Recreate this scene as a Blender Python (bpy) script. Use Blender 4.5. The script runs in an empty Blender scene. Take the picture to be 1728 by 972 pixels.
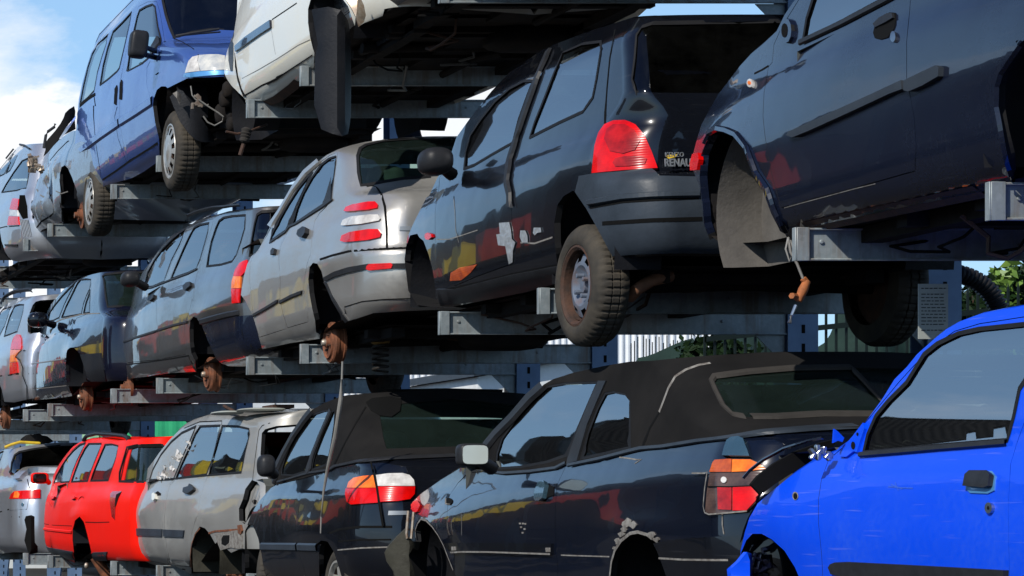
import bpy, bmesh, math, random
import numpy as np
from mathutils import Vector, Matrix
from mathutils.geometry import delaunay_2d_cdt
random.seed(7)
rng = np.random.default_rng(5)
S = bpy.context.scene
COL = S.collection
# ---------------------------------------------------------------- survey frame
# the photograph is a frontal (shifted) view: pixels of the survey photo -> metres
FPX, PX, PY = 4313.0, -700.0, 865.0
CZ = 1.35            # camera height above the yard
V = dict(TA=(680,20,3.323),TB=(680,310,3.323),FA=(380,210,4.32),FB=(380,430,4.32),DA=(160,330,5.4),DB=(160,500,5.4),
         EA=(0,440,6.171),EB=(0,590,6.171),VA=(120,0,5.4),VB=(120,160,5.4),LA=(0,160,5.4),LB=(0,300,6.171),WA=(340,0,3.927),
         RA=(0,700,6.171),RB=(0,815,6.171),OA=(170,660,4.547),OB=(170,759,4.547),MA=(400,640,3.456),MB=(400,761,4.605),
         GA=(650,590,3.456),GB=(640,770,4.8),GC=(980,580,3.198),GD=(960,720,3.857),SB=(1128,632,2.858),PA=(1128,0,2.858),PB=(1128,300,2.858),
         A1=(0,0,2.858),PX=(0,0,1.0))
def P(v, s):
    ox, oy, k = V[v]; a = [float(q) for q in s.split()]
    return [(ox+a[i]/k, oy+a[i+1]/k) for i in range(0, len(a), 2)]
def pY(x, y, Y): return Vector(((x-PX)*Y/FPX, Y, CZ+(PY-y)*Y/FPX))
def pX(x, y, X): return pY(x, y, FPX*X/(x-PX))
def zrel(y, Y): return (PY-y)*Y/FPX
def pchip(xs, ys):
    xs = np.array(xs, float); ys = np.array(ys, float)
    h = np.diff(xs); d = np.diff(ys)/h; m = np.zeros(len(xs))
    for i in range(1, len(xs)-1):
        if d[i-1]*d[i] > 0:
            w1, w2 = 2*h[i]+h[i-1], h[i]+2*h[i-1]
            m[i] = (w1+w2)/(w1/d[i-1]+w2/d[i])
    m[0], m[-1] = d[0], d[-1]
    def f(x):
        x = np.asarray(x, float); xc = np.clip(x, xs[0], xs[-1])
        i = np.clip(np.searchsorted(xs, xc, 'right')-1, 0, len(h)-1)
        s = (xc-xs[i])/h[i]
        y = (2*s**3-3*s**2+1)*ys[i]+(s**3-2*s**2+s)*h[i]*m[i]+(-2*s**3+3*s**2)*ys[i+1]+(s**3-s**2)*h[i]*m[i+1]
        return y+np.where(x > xs[-1], (x-xs[-1])*m[-1], 0)+np.where(x < xs[0], (x-xs[0])*m[0], 0)
    gx = np.linspace(xs[0]-.6, xs[-1]+.6, 4001); gy = f(gx); g0, gs = gx[0], gx[1]-gx[0]
    return lambda x: np.interp(x, gx, gy)
class Surf:
    """outer skin of a car: near side + rounded near corner + near end; t runs along the side, z is height (m, camera = 0)"""
    def __init__(s, yn, prof, rear, x0=4.50, W=1.62, a=.26, b=.20, crown=.05, L=4.2, bow=.10, bown=.05, tilt=0., bumps=(), cf=1., zc=0.):
        s.yn, s.x0, s.W, s.a, s.b, s.crown, s.L, s.bow, s.bown, s.tilt = yn, x0, W, a, b, crown, L, bow, bown, tilt
        s.ins, s.r = pchip(*zip(*prof)), pchip(*zip(*rear)); s.m = (a+b)/2; s.k = math.pi/2*s.m; s.bumps = bumps; s.cf, s.zc = cf, zc
    def F(s, t, z):
        t = np.asarray(t, float); z = np.asarray(z, float)
        zl = z - s.tilt*np.clip(t, 0, None)
        w, r = s.ins(zl), s.r(zl); h = np.clip((z-s.zc)/.15, 0, 1); cc = 1-(1-s.cf)*h*h*(3-2*h); A_, B_ = s.a*cc, s.b*cc
        u = r+A_+np.clip(t, 0, None)
        q = np.clip((u-1.0)/(s.L-1.0), 0, 1.3)
        ins = w+s.bow*q**3+s.bown*np.clip((1.2-u)/1.2, 0, 1)**2
        for (tb, zb, sx, sz, h) in s.bumps:
            ins = ins-h*np.exp(-((t-tb)/sx)**2-((z-zb)/sz)**2)
        ph = np.clip(-t, 0, s.k)/s.m
        u = u-A_*np.sin(ph)
        ins = ins+B_*(1-np.cos(ph))
        q = np.clip(-t-s.k, 0, None); half = s.W/2-w-B_-s.bown*.7
        sv = np.clip(1-q/half, -1, 1)
        u = u-np.where(q > 0, s.crown*(1-sv**2)**2, 0)
        ins = ins+q
        return np.stack([s.x0+ins, s.yn+u, CZ+z], -1)
    def tc(s, z):
        z = np.asarray(z, float)
        w = s.ins(z)
        f = s.F(np.full(z.shape, -s.k-1e-6), z)[..., 0]
        return -s.k-(s.x0+s.W/2-f)
    def N(s, t, z):
        e = .004
        dt = s.F(t+e, z)-s.F(t-e, z); dz = s.F(t, z+e)-s.F(t, z-e)
        n = np.cross(dz, dt); return n/np.maximum(np.linalg.norm(n, axis=-1, keepdims=True), 1e-9)
    def proj(s, t, z):
        p = s.F(t, z); return np.stack([PX+FPX*p[..., 0]/p[..., 1], PY-FPX*(p[..., 2]-CZ)/p[..., 1]], -1)
    def inv(s, pts):
        pts = np.array(pts, float); n = len(pts)
        best = None
        Ys = FPX*s.x0/(pts[:, 0]-PX)
        g = [(np.clip(Ys-s.yn-s.a, 0, s.L), (PY-pts[:, 1])*np.clip(Ys, s.yn, None)/FPX),
             (np.clip(-s.k-((pts[:, 0]-PX)*s.yn/FPX-s.x0-s.b), -s.W, -.1), (PY-pts[:, 1])*s.yn/FPX),
             (np.full(n, -s.k/2), (PY-pts[:, 1])*s.yn/FPX)]
        for t, z in g:
            t = t.copy(); z = z.copy(); lam = np.full(n, 1e-3)
            r = s.proj(t, z)-pts; c = (r**2).sum(1)
            for it in range(40):
                e = 1e-3
                q = s.proj(np.concatenate([t+e, t-e, t, t]), np.concatenate([z, z, z+e, z-e]))
                jt = (q[:n]-q[n:2*n])/(2*e); jz = (q[2*n:3*n]-q[3*n:])/(2*e)
                A, B, D = (jt*jt).sum(1), (jt*jz).sum(1), (jz*jz).sum(1)
                gt, gz = (jt*r).sum(1), (jz*r).sum(1)
                A2, D2 = A*(1+lam)+1, D*(1+lam)+1
                det = A2*D2-B*B
                st, sz = -(D2*gt-B*gz)/det, -(A2*gz-B*gt)/det
                t2 = np.clip(t+np.clip(st, -.3, .3), -s.W-s.k, s.L+.4); z2 = z+np.clip(sz, -.2, .2)
                r2 = s.proj(t2, z2)-pts; c2 = (r2**2).sum(1)
                ok = c2 < c
                t = np.where(ok, t2, t); z = np.where(ok, z2, z); r = np.where(ok[:, None], r2, r); c = np.where(ok, c2, c)
                lam = np.where(ok, lam*.3, lam*4)
                if it > 3 and (c < 1e-3).all(): break
            if best is None: best = [t, z, c]
            else:
                ok = c < best[2]-.01
                best = [np.where(ok, t, best[0]), np.where(ok, z, best[1]), np.where(ok, c, best[2])]
        return np.stack([best[0], best[1]], 1)
    def cz(s, y):
        z = zrel(y, s.yn)
        for _ in range(60): z = .5*z+.5*zrel(y, s.yn+float(s.r(z))-s.crown)
        return z
    def tz(s, items, closed=True, step=9):
        """mixed list -> (t,z) polygon: (x,y) survey pixels, ('c',y) centre of the near end at pixel height y, ('t',t,z)"""
        out = []; n = len(items)
        pix = []; 
        for i, it in enumerate(items):
            nx = items[(i+1) % n] if (closed or i < n-1) else None
            if isinstance(it[0], str):
                cz_ = lambda yy: s.cz(yy)
                if it[0] == 'c':
                    z = cz_(it[1]); p = [float(s.tc(np.array(z))), z]
                else: p = [it[1], it[2]]
                out.append(p)
                if nx is not None and it[0] == 'c' and isinstance(nx[0], str) and nx[0] == 'c':
                    z2 = cz_(nx[1])
                    for k in range(1, 12):
                        zz = p[1]+(z2-p[1])*k/12; out.append([float(s.tc(np.array(zz))), zz])
            else:
                segs = 1
                if nx is not None and not isinstance(nx[0], str):
                    segs = max(1, int(math.hypot(nx[0]-it[0], nx[1]-it[1])/step))
                for k in range(segs):
                    f = k/segs
                    x, y = (it[0], it[1]) if f == 0 else (it[0]+(nx[0]-it[0])*f, it[1]+(nx[1]-it[1])*f)
                    pix.append((len(out), x, y)); out.append(None)
        if pix:
            r = s.inv([(x, y) for _, x, y in pix])
            for (i, _, _), q in zip(pix, r): out[i] = [float(q[0]), float(q[1])]
        return np.array(out)
def inpoly(pts, poly):
    x, y = pts[:, 0], pts[:, 1]; r = np.zeros(len(pts), bool)
    x1, y1 = poly[:, 0], poly[:, 1]; x2, y2 = np.roll(x1, -1), np.roll(y1, -1)
    for a, b, c, d in zip(x1, y1, x2, y2):
        if b != d:
            r ^= ((b > y) != (d > y)) & (x < (c-a)*(y-b)/(d-b)+a)
    return r
def dens(poly, m=.05):
    out = []
    for a, b in zip(poly, np.roll(poly, -1, 0)):
        k = max(1, int(np.hypot(*(b-a))/m))
        for i in range(k): out.append(a+(b-a)*i/k)
    return np.array(out)
def grow(poly, d):
    """offset polygon outward by d metres in (t,z)"""
    p = np.array(poly); a = 0.5*np.sum(p[:, 0]*np.roll(p[:, 1], -1)-np.roll(p[:, 0], -1)*p[:, 1])
    e = np.roll(p, -1, 0)-p; nn = np.stack([e[:, 1], -e[:, 0]], 1); nn /= np.maximum(np.linalg.norm(nn, axis=1, keepdims=True), 1e-9)
    if a < 0: nn = -nn
    v = nn+np.roll(nn, 1, 0); v /= np.maximum(np.linalg.norm(v, axis=1, keepdims=True), .5)
    return p+v*d
def region(s, inc, exc=(), g=.055):
    exc = [e for e in exc if e is not None and len(e) > 2]
    inc = dens(inc); exc = [dens(e) for e in exc]
    lo, hi = inc.min(0), inc.max(0)
    ts = []
    t = lo[0]
    while t < hi[0]:
        ts.append(t); t += (.022 if -s.k-.02 < t < .03 else g*(1.6 if t > .3 else 1))
    zs = np.arange(lo[1], hi[1], g*.75)
    G = np.array([(a, b) for a in ts for b in zs]) if len(ts) and len(zs) else np.zeros((0, 2))
    loops = [inc]+exc
    if len(G):
        ok = inpoly(G, inc)
        for e in exc: ok &= ~inpoly(G, e)
        G = G[ok]
        B = np.concatenate(loops)
        if len(G):
            keep = np.ones(len(G), bool)
            for i in range(0, len(G), 400):
                d = np.abs(G[i:i+400, None, :]-B[None]).max(2).min(1); keep[i:i+400] = d > .012
            G = G[keep]
    vs, es = [], []
    for lp in loops:
        o = len(vs); vs += [tuple(v) for v in lp]; es += [(o+i, o+(i+1) % len(lp)) for i in range(len(lp))]
    vs += [tuple(v) for v in G]
    r = delaunay_2d_cdt([Vector(v) for v in vs], es, [], 0, 1e-5)
    ov = np.array([(v.x, v.y) for v in r[0]]); tri = []
    fl = [f for f in r[2] if len(f) == 3]
    if not fl: return ov, []
    c = np.array([ov[list(f)].mean(0) for f in fl])
    ok = inpoly(c, inc)
    for e in exc: ok &= ~inpoly(c, e)
    return ov, [f for f, k in zip(fl, ok) if k]
def link(name, me, mats, parent=None):
    o = bpy.data.objects.new(name, me); COL.objects.link(o)
    for m in (mats if isinstance(mats, (list, tuple)) else [mats]): me.materials.append(m)
    if parent is not None: o.parent = parent
    return o
class Car:
    def __init__(c, name, label, cat='car', group=None):
        c.root = bpy.data.objects.new(name, None); COL.objects.link(c.root); c.root.empty_display_size = .3
        c.root['label'] = label; c.root['category'] = cat
        if group: c.root['group'] = group
def surf_mesh(s, name, mats, parent, parts, sym=False, off=0., lip=.02, g=.055, flat=False, smat=0):
    """parts: list of (include, [exclude]) in tz"""
    VV, FF, NN, MI = [], [], [], []
    for part in parts:
        inc, exc = part[0], part[1]; sides = part[2] if len(part) > 2 else ((0, 1) if sym else (0,))
        ov, tr = region(s, inc, exc, g)
        if not tr: continue
        used = sorted({i for f in tr for i in f}); mp = {i: k for k, i in enumerate(used)}
        t, z = ov[used, 0], ov[used, 1]
        p = s.F(t, z); n = s.N(t, z); p = p+n*off
        tr = [tuple(mp[i] for i in f) for f in tr]
        ec = {}
        for f in tr:
            for a, b in ((f[0], f[1]), (f[1], f[2]), (f[2], f[0])): ec[(min(a, b), max(a, b))] = ec.get((min(a, b), max(a, b)), 0)+1
        tcs = s.tc(z)
        for mir in sides:
            q = p.copy(); m = n.copy()
            if mir: q[:, 0] = 2*(s.x0+s.W/2)-q[:, 0]; m[:, 0] *= -1
            o = len(VV); VV += q.tolist(); NN += m.tolist()
            for f in tr:
                A, B, C = f
                nn = np.cross(q[B]-q[A], q[C]-q[A])
                if np.dot(nn, m[A]+m[B]+m[C]) < 0: B, C = C, B
                FF.append((o+A, o+B, o+C)); MI.append(0)
            if lip > 0:
                be = [k for k, v in ec.items() if v == 1 and not (abs(t[k[0]]-tcs[k[0]]) < 1e-3 and abs(t[k[1]]-tcs[k[1]]) < 1e-3)]
                for a, b in be:
                    # rounded rim: 3 mm turn then straight in
                    o2 = len(VV)
                    qa, qb, na, nb = q[a], q[b], m[a], m[b]
                    mid = np.cross(qb-qa, na+nb); mid /= max(np.linalg.norm(mid), 1e-9)
                    # outward = away from the triangle's third vertex
                    VV += [qa.tolist(), qb.tolist(), (qb-nb*lip).tolist(), (qa-na*lip).tolist()]
                    NN += [None]*4
                    FF.append((o2, o2+1, o2+2, o2+3)); MI.append(smat)
    if not FF: return None
    me = bpy.data.meshes.new(name); me.from_pydata(VV, [], FF); me.update()
    me.polygons.foreach_set('use_smooth', [True]*len(FF)); me.polygons.foreach_set('material_index', MI)
    cn = []
    for pl in me.polygons:
        for vi in pl.vertices:
            nn = NN[vi]; cn.append(tuple(pl.normal) if (nn is None or flat) else tuple(nn))
    me.normals_split_custom_set(cn)
    return link(name, me, mats, parent)
def strip_tz(tzp, w):
    p = np.array(tzp); d = np.gradient(p, axis=0) if len(p) > 2 else np.repeat([p[1]-p[0]], 2, 0)
    d /= np.maximum(np.linalg.norm(d, axis=1, keepdims=True), 1e-9)
    n = np.stack([-d[:, 1], d[:, 0]], 1)*w/2
    return np.concatenate([p+n, (p-n)[::-1]])
def mesh_strips(s, name, mat, parent, lines, off=.002, sym=False, h=0.0, sides=None):
    """ribbons laid on the skin; lines = [(tz polyline, width)]"""
    VV, FF, NN = [], [], []
    for tzp, w in lines:
        p = np.array(tzp); d = np.gradient(p, axis=0) if len(p) > 2 else np.repeat([p[1]-p[0]], 2, 0)
        d /= np.maximum(np.linalg.norm(d, axis=1, keepdims=True), 1e-9)
        n = np.stack([-d[:, 1], d[:, 0]], 1)*w/2
        for mir in (sides or ((0, 1) if sym else (0,))):
            rows = []
            for k, hh in ((-1, 0), (-.6, h), (.6, h), (1, 0)) if h else ((-1, 0), (1, 0)):
                q = s.F(p[:, 0]+n[:, 0]*k, p[:, 1]+n[:, 1]*k); m = s.N(p[:, 0], p[:, 1]); q = q+m*(off+hh)
                if mir: q[:, 0] = 2*(s.x0+s.W/2)-q[:, 0]
                rows.append(q)
            R = len(rows); o = len(VV)
            for i in range(len(p)):
                for q in rows: VV.append(q[i].tolist())
            for i in range(len(p)-1):
                for k in range(R-1):
                    a, b, c2, d2 = o+i*R+k, o+i*R+k+1, o+(i+1)*R+k+1, o+(i+1)*R+k
                    FF.append((a, b, c2, d2) if not mir else (a, d2, c2, b))
    if not FF: return None
    me = bpy.data.meshes.new(name); me.from_pydata(VV, [], FF); me.update()
    # orient outwards
    bm = bmesh.new(); bm.from_mesh(me); xc = s.x0+s.W/2
    for f in bm.faces:
        c = f.calc_center_median(); f.normal_update()
        v = Vector((c.x-xc, c.y-(s.yn+s.L/2), 0))
        if abs(f.normal.y) > .7: sgn = -f.normal.y
        else: sgn = f.normal.x*(c.x-xc)
        if sgn < 0: f.normal_flip()
    bm.to_mesh(me); bm.free()
    return link(name, me, mat, parent)
def cap_mesh(s, name, mat, parent, tzc, crown=.05, pw=2.6, n=14, off=0., drop=0.):
    """sheet ruled across the car between a skin curve and its mirror image (roof, bonnet, floor, screens)"""
    p = s.F(np.array(tzc)[:, 0], np.array(tzc)[:, 1]); xc = s.x0+s.W/2
    q = np.sin(np.linspace(-math.pi/2, math.pi/2, n+1))
    VV, FF = [], []
    for a in p:
        hw = xc-a[0]
        for k in q:
            hgt = crown*min(1, max(hw, .0)/.4)*(max(0, 1-abs(k)**pw))**(1/pw)
            VV.append((xc+k*hw, a[1]+off*(1-k*k), a[2]+hgt-drop))
    m = n+1
    for i in range(len(p)-1):
        for k in range(n):
            FF.append((i*m+k, i*m+k+1, (i+1)*m+k+1, (i+1)*m+k))
    me = bpy.data.meshes.new(name); me.from_pydata(VV, [], FF); me.update()
    me.polygons.foreach_set('use_smooth', [True]*len(FF))
    return link(name, me, mat, parent)
# ------------------------------------------------------------ generic mesh bits
class MB:
    def __init__(b): b.v, b.f, b.s = [], [], []
    def add(b, vs, fs, sm=False):
        o = len(b.v); b.v += [tuple(v) for v in vs]; b.f += [tuple(o+i for i in f) for f in fs]; b.s += [sm]*len(fs)
    def box(b, x0, x1, y0, y1, z0, z1):
        b.add([(x, y, z) for x in (x0, x1) for y in (y0, y1) for z in (z0, z1)],
              [(0,1,3,2),(4,6,7,5),(0,4,5,1),(2,3,7,6),(0,2,6,4),(1,5,7,3)])
    def quad(b, *p): b.add(p, [tuple(range(len(p)))])
    def tube(b, pts, r, n=8, caps=True):
        pts = [Vector(p) for p in pts]; rr = r if isinstance(r, (list, tuple)) else [r]*len(pts)
        vs, fs = [], []; up = Vector((0, 0, 1))
        for i, p in enumerate(pts):
            d = (pts[min(i+1, len(pts)-1)]-pts[max(i-1, 0)]).normalized()
            a = d.cross(up) if abs(d.dot(up)) < .95 else d.cross(Vector((1, 0, 0)))
            a.normalize(); c = a.cross(d)
            for k in range(n):
                th = 2*math.pi*k/n; vs.append(p+(a*math.cos(th)+c*math.sin(th))*rr[i])
        for i in range(len(pts)-1):
            for k in range(n): fs.append((i*n+k, i*n+(k+1) % n, (i+1)*n+(k+1) % n, (i+1)*n+k))
        if caps: fs += [tuple(range(n))[::-1], tuple((len(pts)-1)*n+k for k in range(n))]
        b.add(vs, fs, True)
    def lathe(b, prof, c, ax, n=40, closed=False):
        """prof [(r, h)] around axis ax through c"""
        c, ax = Vector(c), Vector(ax).normalized()
        e = Vector((0, 0, 1)) if abs(ax.z) < .9 else Vector((1, 0, 0)); a = ax.cross(e).normalized(); d = ax.cross(a)
        vs, fs = [], []; m = len(prof)
        for k in range(n):
            th = 2*math.pi*k/n; u = a*math.cos(th)+d*math.sin(th)
            for r, h in prof: vs.append(c+ax*h+u*r)
        for k in range(n):
            for i in range(m-1): fs.append((k*m+i, k*m+i+1, ((k+1) % n)*m+i+1, ((k+1) % n)*m+i))
        b.add(vs, fs, True)
    def ell(b, c, r, p=2.0, nu=20, nv=12, rot=None):
        """superellipsoid"""
        vs, fs = [], []
        sg = lambda x, e: math.copysign(abs(x)**e, x)
        for i in range(nv+1):
            ph = -math.pi/2+math.pi*i/nv
            for k in range(nu):
                th = 2*math.pi*k/nu; e = 2.0/p
                q = Vector((r[0]*sg(math.cos(ph), e)*sg(math.cos(th), e), r[1]*sg(math.cos(ph), e)*sg(math.sin(th), e), r[2]*sg(math.sin(ph), e)))
                if rot: q = rot @ q
                vs.append(Vector(c)+q)
        for i in range(nv):
            for k in range(nu): fs.append((i*nu+k, i*nu+(k+1) % nu, (i+1)*nu+(k+1) % nu, (i+1)*nu+k))
        b.add(vs, fs, True)
    def build(b, name, mat, parent=None, fix=True):
        me = bpy.data.meshes.new(name); me.from_pydata(b.v, [], b.f); me.update()
        me.polygons.foreach_set('use_smooth', b.s)
        if fix:
            bm = bmesh.new(); bm.from_mesh(me); bmesh.ops.recalc_face_normals(bm, faces=bm.faces); bm.to_mesh(me); bm.free()
        if any(b.s): me.set_sharp_from_angle(angle=math.radians(38))
        return link(name, me, mat, parent)
def thing(name, label, cat, group=None, loc=(0, 0, 0)):
    o = bpy.data.objects.new(name, None); COL.objects.link(o); o['label'] = label; o['category'] = cat; o.location = loc
    if group: o['group'] = group
    return o
def tag(o, label, cat, group=None):
    o['label'] = label; o['category'] = cat
    if group: o['group'] = group
    return o
# ------------------------------------------------------------------ materials
def nt(name):
    m = bpy.data.materials.new(name); m.use_nodes = True; t = m.node_tree; t.nodes.clear()
    o = t.nodes.new('ShaderNodeOutputMaterial'); return m, t, o
def nn(t, ty, **k):
    n = t.nodes.new(ty)
    for a, b in k.items():
        if a.startswith('i_'): n.inputs[int(a[2:])].default_value = b
        else: setattr(n, a, b)
    return n
def ramp(t, src, p0, p1, c0=(0, 0, 0, 1), c1=(1, 1, 1, 1)):
    r = t.nodes.new('ShaderNodeValToRGB'); r.color_ramp.elements[0].position = p0; r.color_ramp.elements[1].position = p1
    r.color_ramp.elements[0].color = c0; r.color_ramp.elements[1].color = c1; t.links.new(src, r.inputs[0]); return r
def noise(t, scale, detail=4, rough=.6, co=None, dist=0.):
    n = t.nodes.new('ShaderNodeTexNoise'); n.inputs['Scale'].default_value = scale; n.inputs['Detail'].default_value = detail
    n.inputs['Roughness'].default_value = rough; n.inputs['Distortion'].default_value = dist
    if co is None:
        g = t.nodes.new('ShaderNodeTexCoord'); co = g.outputs['Object']
    t.links.new(co, n.inputs['Vector']); return n
def c4(c): return (c[0], c[1], c[2], 1)
def mixc(t, fac, a, b):
    m = t.nodes.new('ShaderNodeMix'); m.data_type = 'RGBA'
    for k, v in ((6, a), (7, b)):
        if hasattr(v, 'links'): t.links.new(v, m.inputs[k])
        else: m.inputs[k].default_value = c4(v)
    if hasattr(fac, 'links'): t.links.new(fac, m.inputs[0])
    else: m.inputs[0].default_value = fac
    return m.outputs[2]
def mth(t, op, a, b=None, clamp=False):
    m = t.nodes.new('ShaderNodeMath'); m.operation = op; m.use_clamp = clamp
    for k, v in ((0, a), (1, b)):
        if v is None: continue
        if hasattr(v, 'links'): t.links.new(v, m.inputs[k])
        else: m.inputs[k].default_value = v
    return m.outputs[0]
def paint(name, col, metal=0., rough=.28, coat=1., dust=.25, dcol=(.20, .18, .15), scr=.25, wav=.012):
    m, t, o = nt(name); b = nn(t, 'ShaderNodeBsdfPrincipled'); L = t.links.new
    n1 = noise(t, 1.7, 6, .65); n2 = noise(t, 38, 3, .7)
    f = mth(t, 'MULTIPLY', ramp(t, n1.outputs[0], .38, .75).outputs[0], ramp(t, n2.outputs[0], .25, .8).outputs[0])
    f = mth(t, 'MULTIPLY', f, dust)
    # scratches: stretched noise
    g = nn(t, 'ShaderNodeTexCoord'); mp = nn(t, 'ShaderNodeMapping'); mp.inputs['Scale'].default_value = (6, 2.2, 60); mp.inputs['Rotation'].default_value = (.25, .1, 0)
    L(g.outputs['Object'], mp.inputs[0]); n3 = noise(t, 1.6, 2, .4, mp.outputs[0])
    s = mth(t, 'MULTIPLY', ramp(t, n3.outputs[0], .66, .80).outputs[0], scr*.12)
    base = mixc(t, f, col, dcol); base = mixc(t, s, base, (.35, .35, .35))
    L(base, b.inputs['Base Color'])
    b.inputs['Metallic'].default_value = metal
    L(mth(t, 'ADD', rough, mth(t, 'MULTIPLY', f, 1.2), True), b.inputs['Roughness'])
    L(mth(t, 'SUBTRACT', coat, mth(t, 'MULTIPLY', f, 2.2), True), b.inputs['Coat Weight']); b.inputs['Coat Roughness'].default_value = .03; b.inputs['Coat IOR'].default_value = 1.5 if max(col) < .03 else 1.7; b.inputs['Specular IOR Level'].default_value = .12 if (max(col) < .03 or col[0] > .79 or col[2] > .7) else .5
    # gentle panel waviness
    n4 = noise(t, 2.3, 2, .5); bp = nn(t, 'ShaderNodeBump'); bp.inputs['Strength'].default_value = 1; bp.inputs['Distance'].default_value = wav*.45
    L(n4.outputs[0], bp.inputs['Height']); L(bp.outputs[0], b.inputs['Coat Normal']); L(bp.outputs[0], b.inputs['Normal'])
    back = nn(t, 'ShaderNodeBsdfDiffuse'); back.inputs[0].default_value = (.018, .018, .019, 1)
    geo = nn(t, 'ShaderNodeNewGeometry'); mx = nn(t, 'ShaderNodeMixShader')
    L(geo.outputs['Backfacing'], mx.inputs[0]); L(b.outputs[0], mx.inputs[1]); L(back.outputs[0], mx.inputs[2]); L(mx.outputs[0], o.inputs[0])
    return m
def simple(name, col, rough=.5, metal=0., var=.3, scale=12, col2=None, bump=0., bscale=60, coat=0., lo=.35, hi=.7):
    m, t, o = nt(name); b = nn(t, 'ShaderNodeBsdfPrincipled'); L = t.links.new
    n1 = noise(t, scale, 6, .65)
    c2 = col2 or tuple(x*(1-var) for x in col)
    L(mixc(t, ramp(t, n1.outputs[0], lo, hi).outputs[0], col, c2), b.inputs['Base Color'])
    b.inputs['Roughness'].default_value = rough; b.inputs['Metallic'].default_value = metal; b.inputs['Coat Weight'].default_value = coat; b.inputs['Coat Roughness'].default_value = .05
    if max(col) < .07: b.inputs['Specular IOR Level'].default_value = .18
    if bump:
        n2 = noise(t, bscale, 4, .6); bp = nn(t, 'ShaderNodeBump'); bp.inputs['Distance'].default_value = bump
        L(n2.outputs[0], bp.inputs['Height']); L(bp.outputs[0], b.inputs['Normal'])
    L(b.outputs[0], o.inputs[0]); return m
def glass(name, tint=(.42, .52, .48), ior=4.6, rough=.02, da=.05, dc=(.12, .12, .11), base=0.):
    m, t, o = nt(name); L = t.links.new
    tr = nn(t, 'ShaderNodeBsdfTransparent'); gl = nn(t, 'ShaderNodeBsdfGlossy'); gl.inputs['Roughness'].default_value = rough
    gl.inputs[0].default_value = (.95, .97, 1, 1)
    n = noise(t, 2.5, 6, .75); d = mth(t, 'ADD', mth(t, 'MULTIPLY', ramp(t, n.outputs[0], .40, .85).outputs[0], da), base)
    tr.inputs[0].default_value = c4(tint)
    df = nn(t, 'ShaderNodeBsdfDiffuse'); df.inputs[0].default_value = c4(dc)
    fr = nn(t, 'ShaderNodeFresnel'); fr.inputs[0].default_value = ior
    m1 = nn(t, 'ShaderNodeMixShader'); m2 = nn(t, 'ShaderNodeMixShader')
    L(d, m2.inputs[0]); L(tr.outputs[0], m2.inputs[1]); L(df.outputs[0], m2.inputs[2])
    L(fr.outputs[0], m1.inputs[0]); L(m2.outputs[0], m1.inputs[1]); L(gl.outputs[0], m1.inputs[2]); L(m1.outputs[0], o.inputs[0])
    return m
def lens(name, col, col2=None, emis=0):
    """ribbed plastic lamp lens"""
    m, t, o = nt(name); b = nn(t, 'ShaderNodeBsdfPrincipled'); L = t.links.new
    g = nn(t, 'ShaderNodeTexCoord'); w = nn(t, 'ShaderNodeTexWave'); w.inputs['Scale'].default_value = 28; w.bands_direction = 'Z'
    w.inputs['Distortion'].default_value = .6
    L(g.outputs['Object'], w.inputs[0])
    n = noise(t, 14, 3)
    c = mixc(t, ramp(t, n.outputs[0], .35, .7).outputs[0], col, col2 or tuple(x*.55 for x in col))
    L(c, b.inputs['Base Color']); b.inputs['Roughness'].default_value = .25; b.inputs['Coat Weight'].default_value = .45; b.inputs['Coat Roughness'].default_value = .04
    b.inputs['Specular IOR Level'].default_value = .2
    bp = nn(t, 'ShaderNodeBump'); bp.inputs['Distance'].default_value = .0003; L(w.outputs['Fac'] if 'Fac' in w.outputs else w.outputs[1], bp.inputs['Height']); L(bp.outputs[0], b.inputs['Normal'])
    L(b.outputs[0], o.inputs[0]); return m
def rusty(name, c1=(.20, .065, .022), c2=(.06, .025, .014), rough=.8, metal=.1):
    return simple(name, c1, rough, metal, col2=c2, scale=18, bump=.002, bscale=90)
M = {}
M['black'] = paint('paint_black', (.004, .005, .008), 0, .22, 1, .015, wav=.013)
M['navy'] = paint('paint_navy', (.003, .004, .013), .0, .22, 1, .05, wav=.012)
M['darkgreen'] = paint('paint_dark', (.003, .005, .012), .0, .22, 1, .015, wav=.012)
M['punto'] = paint('paint_midnight', (.005, .008, .020), .0, .24, .95, .10, dcol=(.06, .065, .08), wav=.010)
M['silver'] = paint('paint_silver', (.45, .435, .405), .68, .33, .7, .40, dcol=(.30, .27, .22), wav=.010)
M['silver2'] = paint('paint_silver_blue', (.50, .52, .56), .75, .32, .8, .25, wav=.008)
M['graphite'] = paint('paint_graphite', (.125, .122, .118), .7, .28, .9, .30, wav=.011)
M['beige'] = paint('paint_grey_beige', (.36, .355, .335), .45, .38, .6, .45, dcol=(.34, .31, .25), wav=.008)
M['red'] = paint('paint_red', (.80, .008, .002), 0, .42, .08, .14, dcol=(.50, .06, .03), wav=.01)
M['white'] = paint('paint_cream', (.74, .72, .63), 0, .35, .6, .25, dcol=(.45, .40, .28), wav=.006)
M['blue'] = paint('paint_blue', (.0, .060, .72), 0, .38, .38, .38, dcol=(.06, .13, .34), scr=1.6, wav=.006)
M['vanblue'] = paint('paint_van_blue', (.055, .125, .42), .45, .30, .9, .22, dcol=(.12, .14, .2), wav=.010)
M['paleblue'] = paint('paint_pale_blue', (.36, .42, .48), .65, .33, .8, .3, wav=.02)
M['glass'] = glass('car_glass')
M['glassdark'] = glass('dark_glass', (.015, .022, .02), 1.75, .03, .03)
M['glassgreen'] = glass('green_rear_glass', (.34, .50, .43), 1.6, .04, .10, (.06, .10, .085), .10)
M['glassblack'] = glass('tinted_black_glass', (.002, .002, .003), 1.55, .05, .04)
M['plastic'] = simple('black_trim', (.022, .023, .026), .45, var=.4, bump=.0006)
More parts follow.
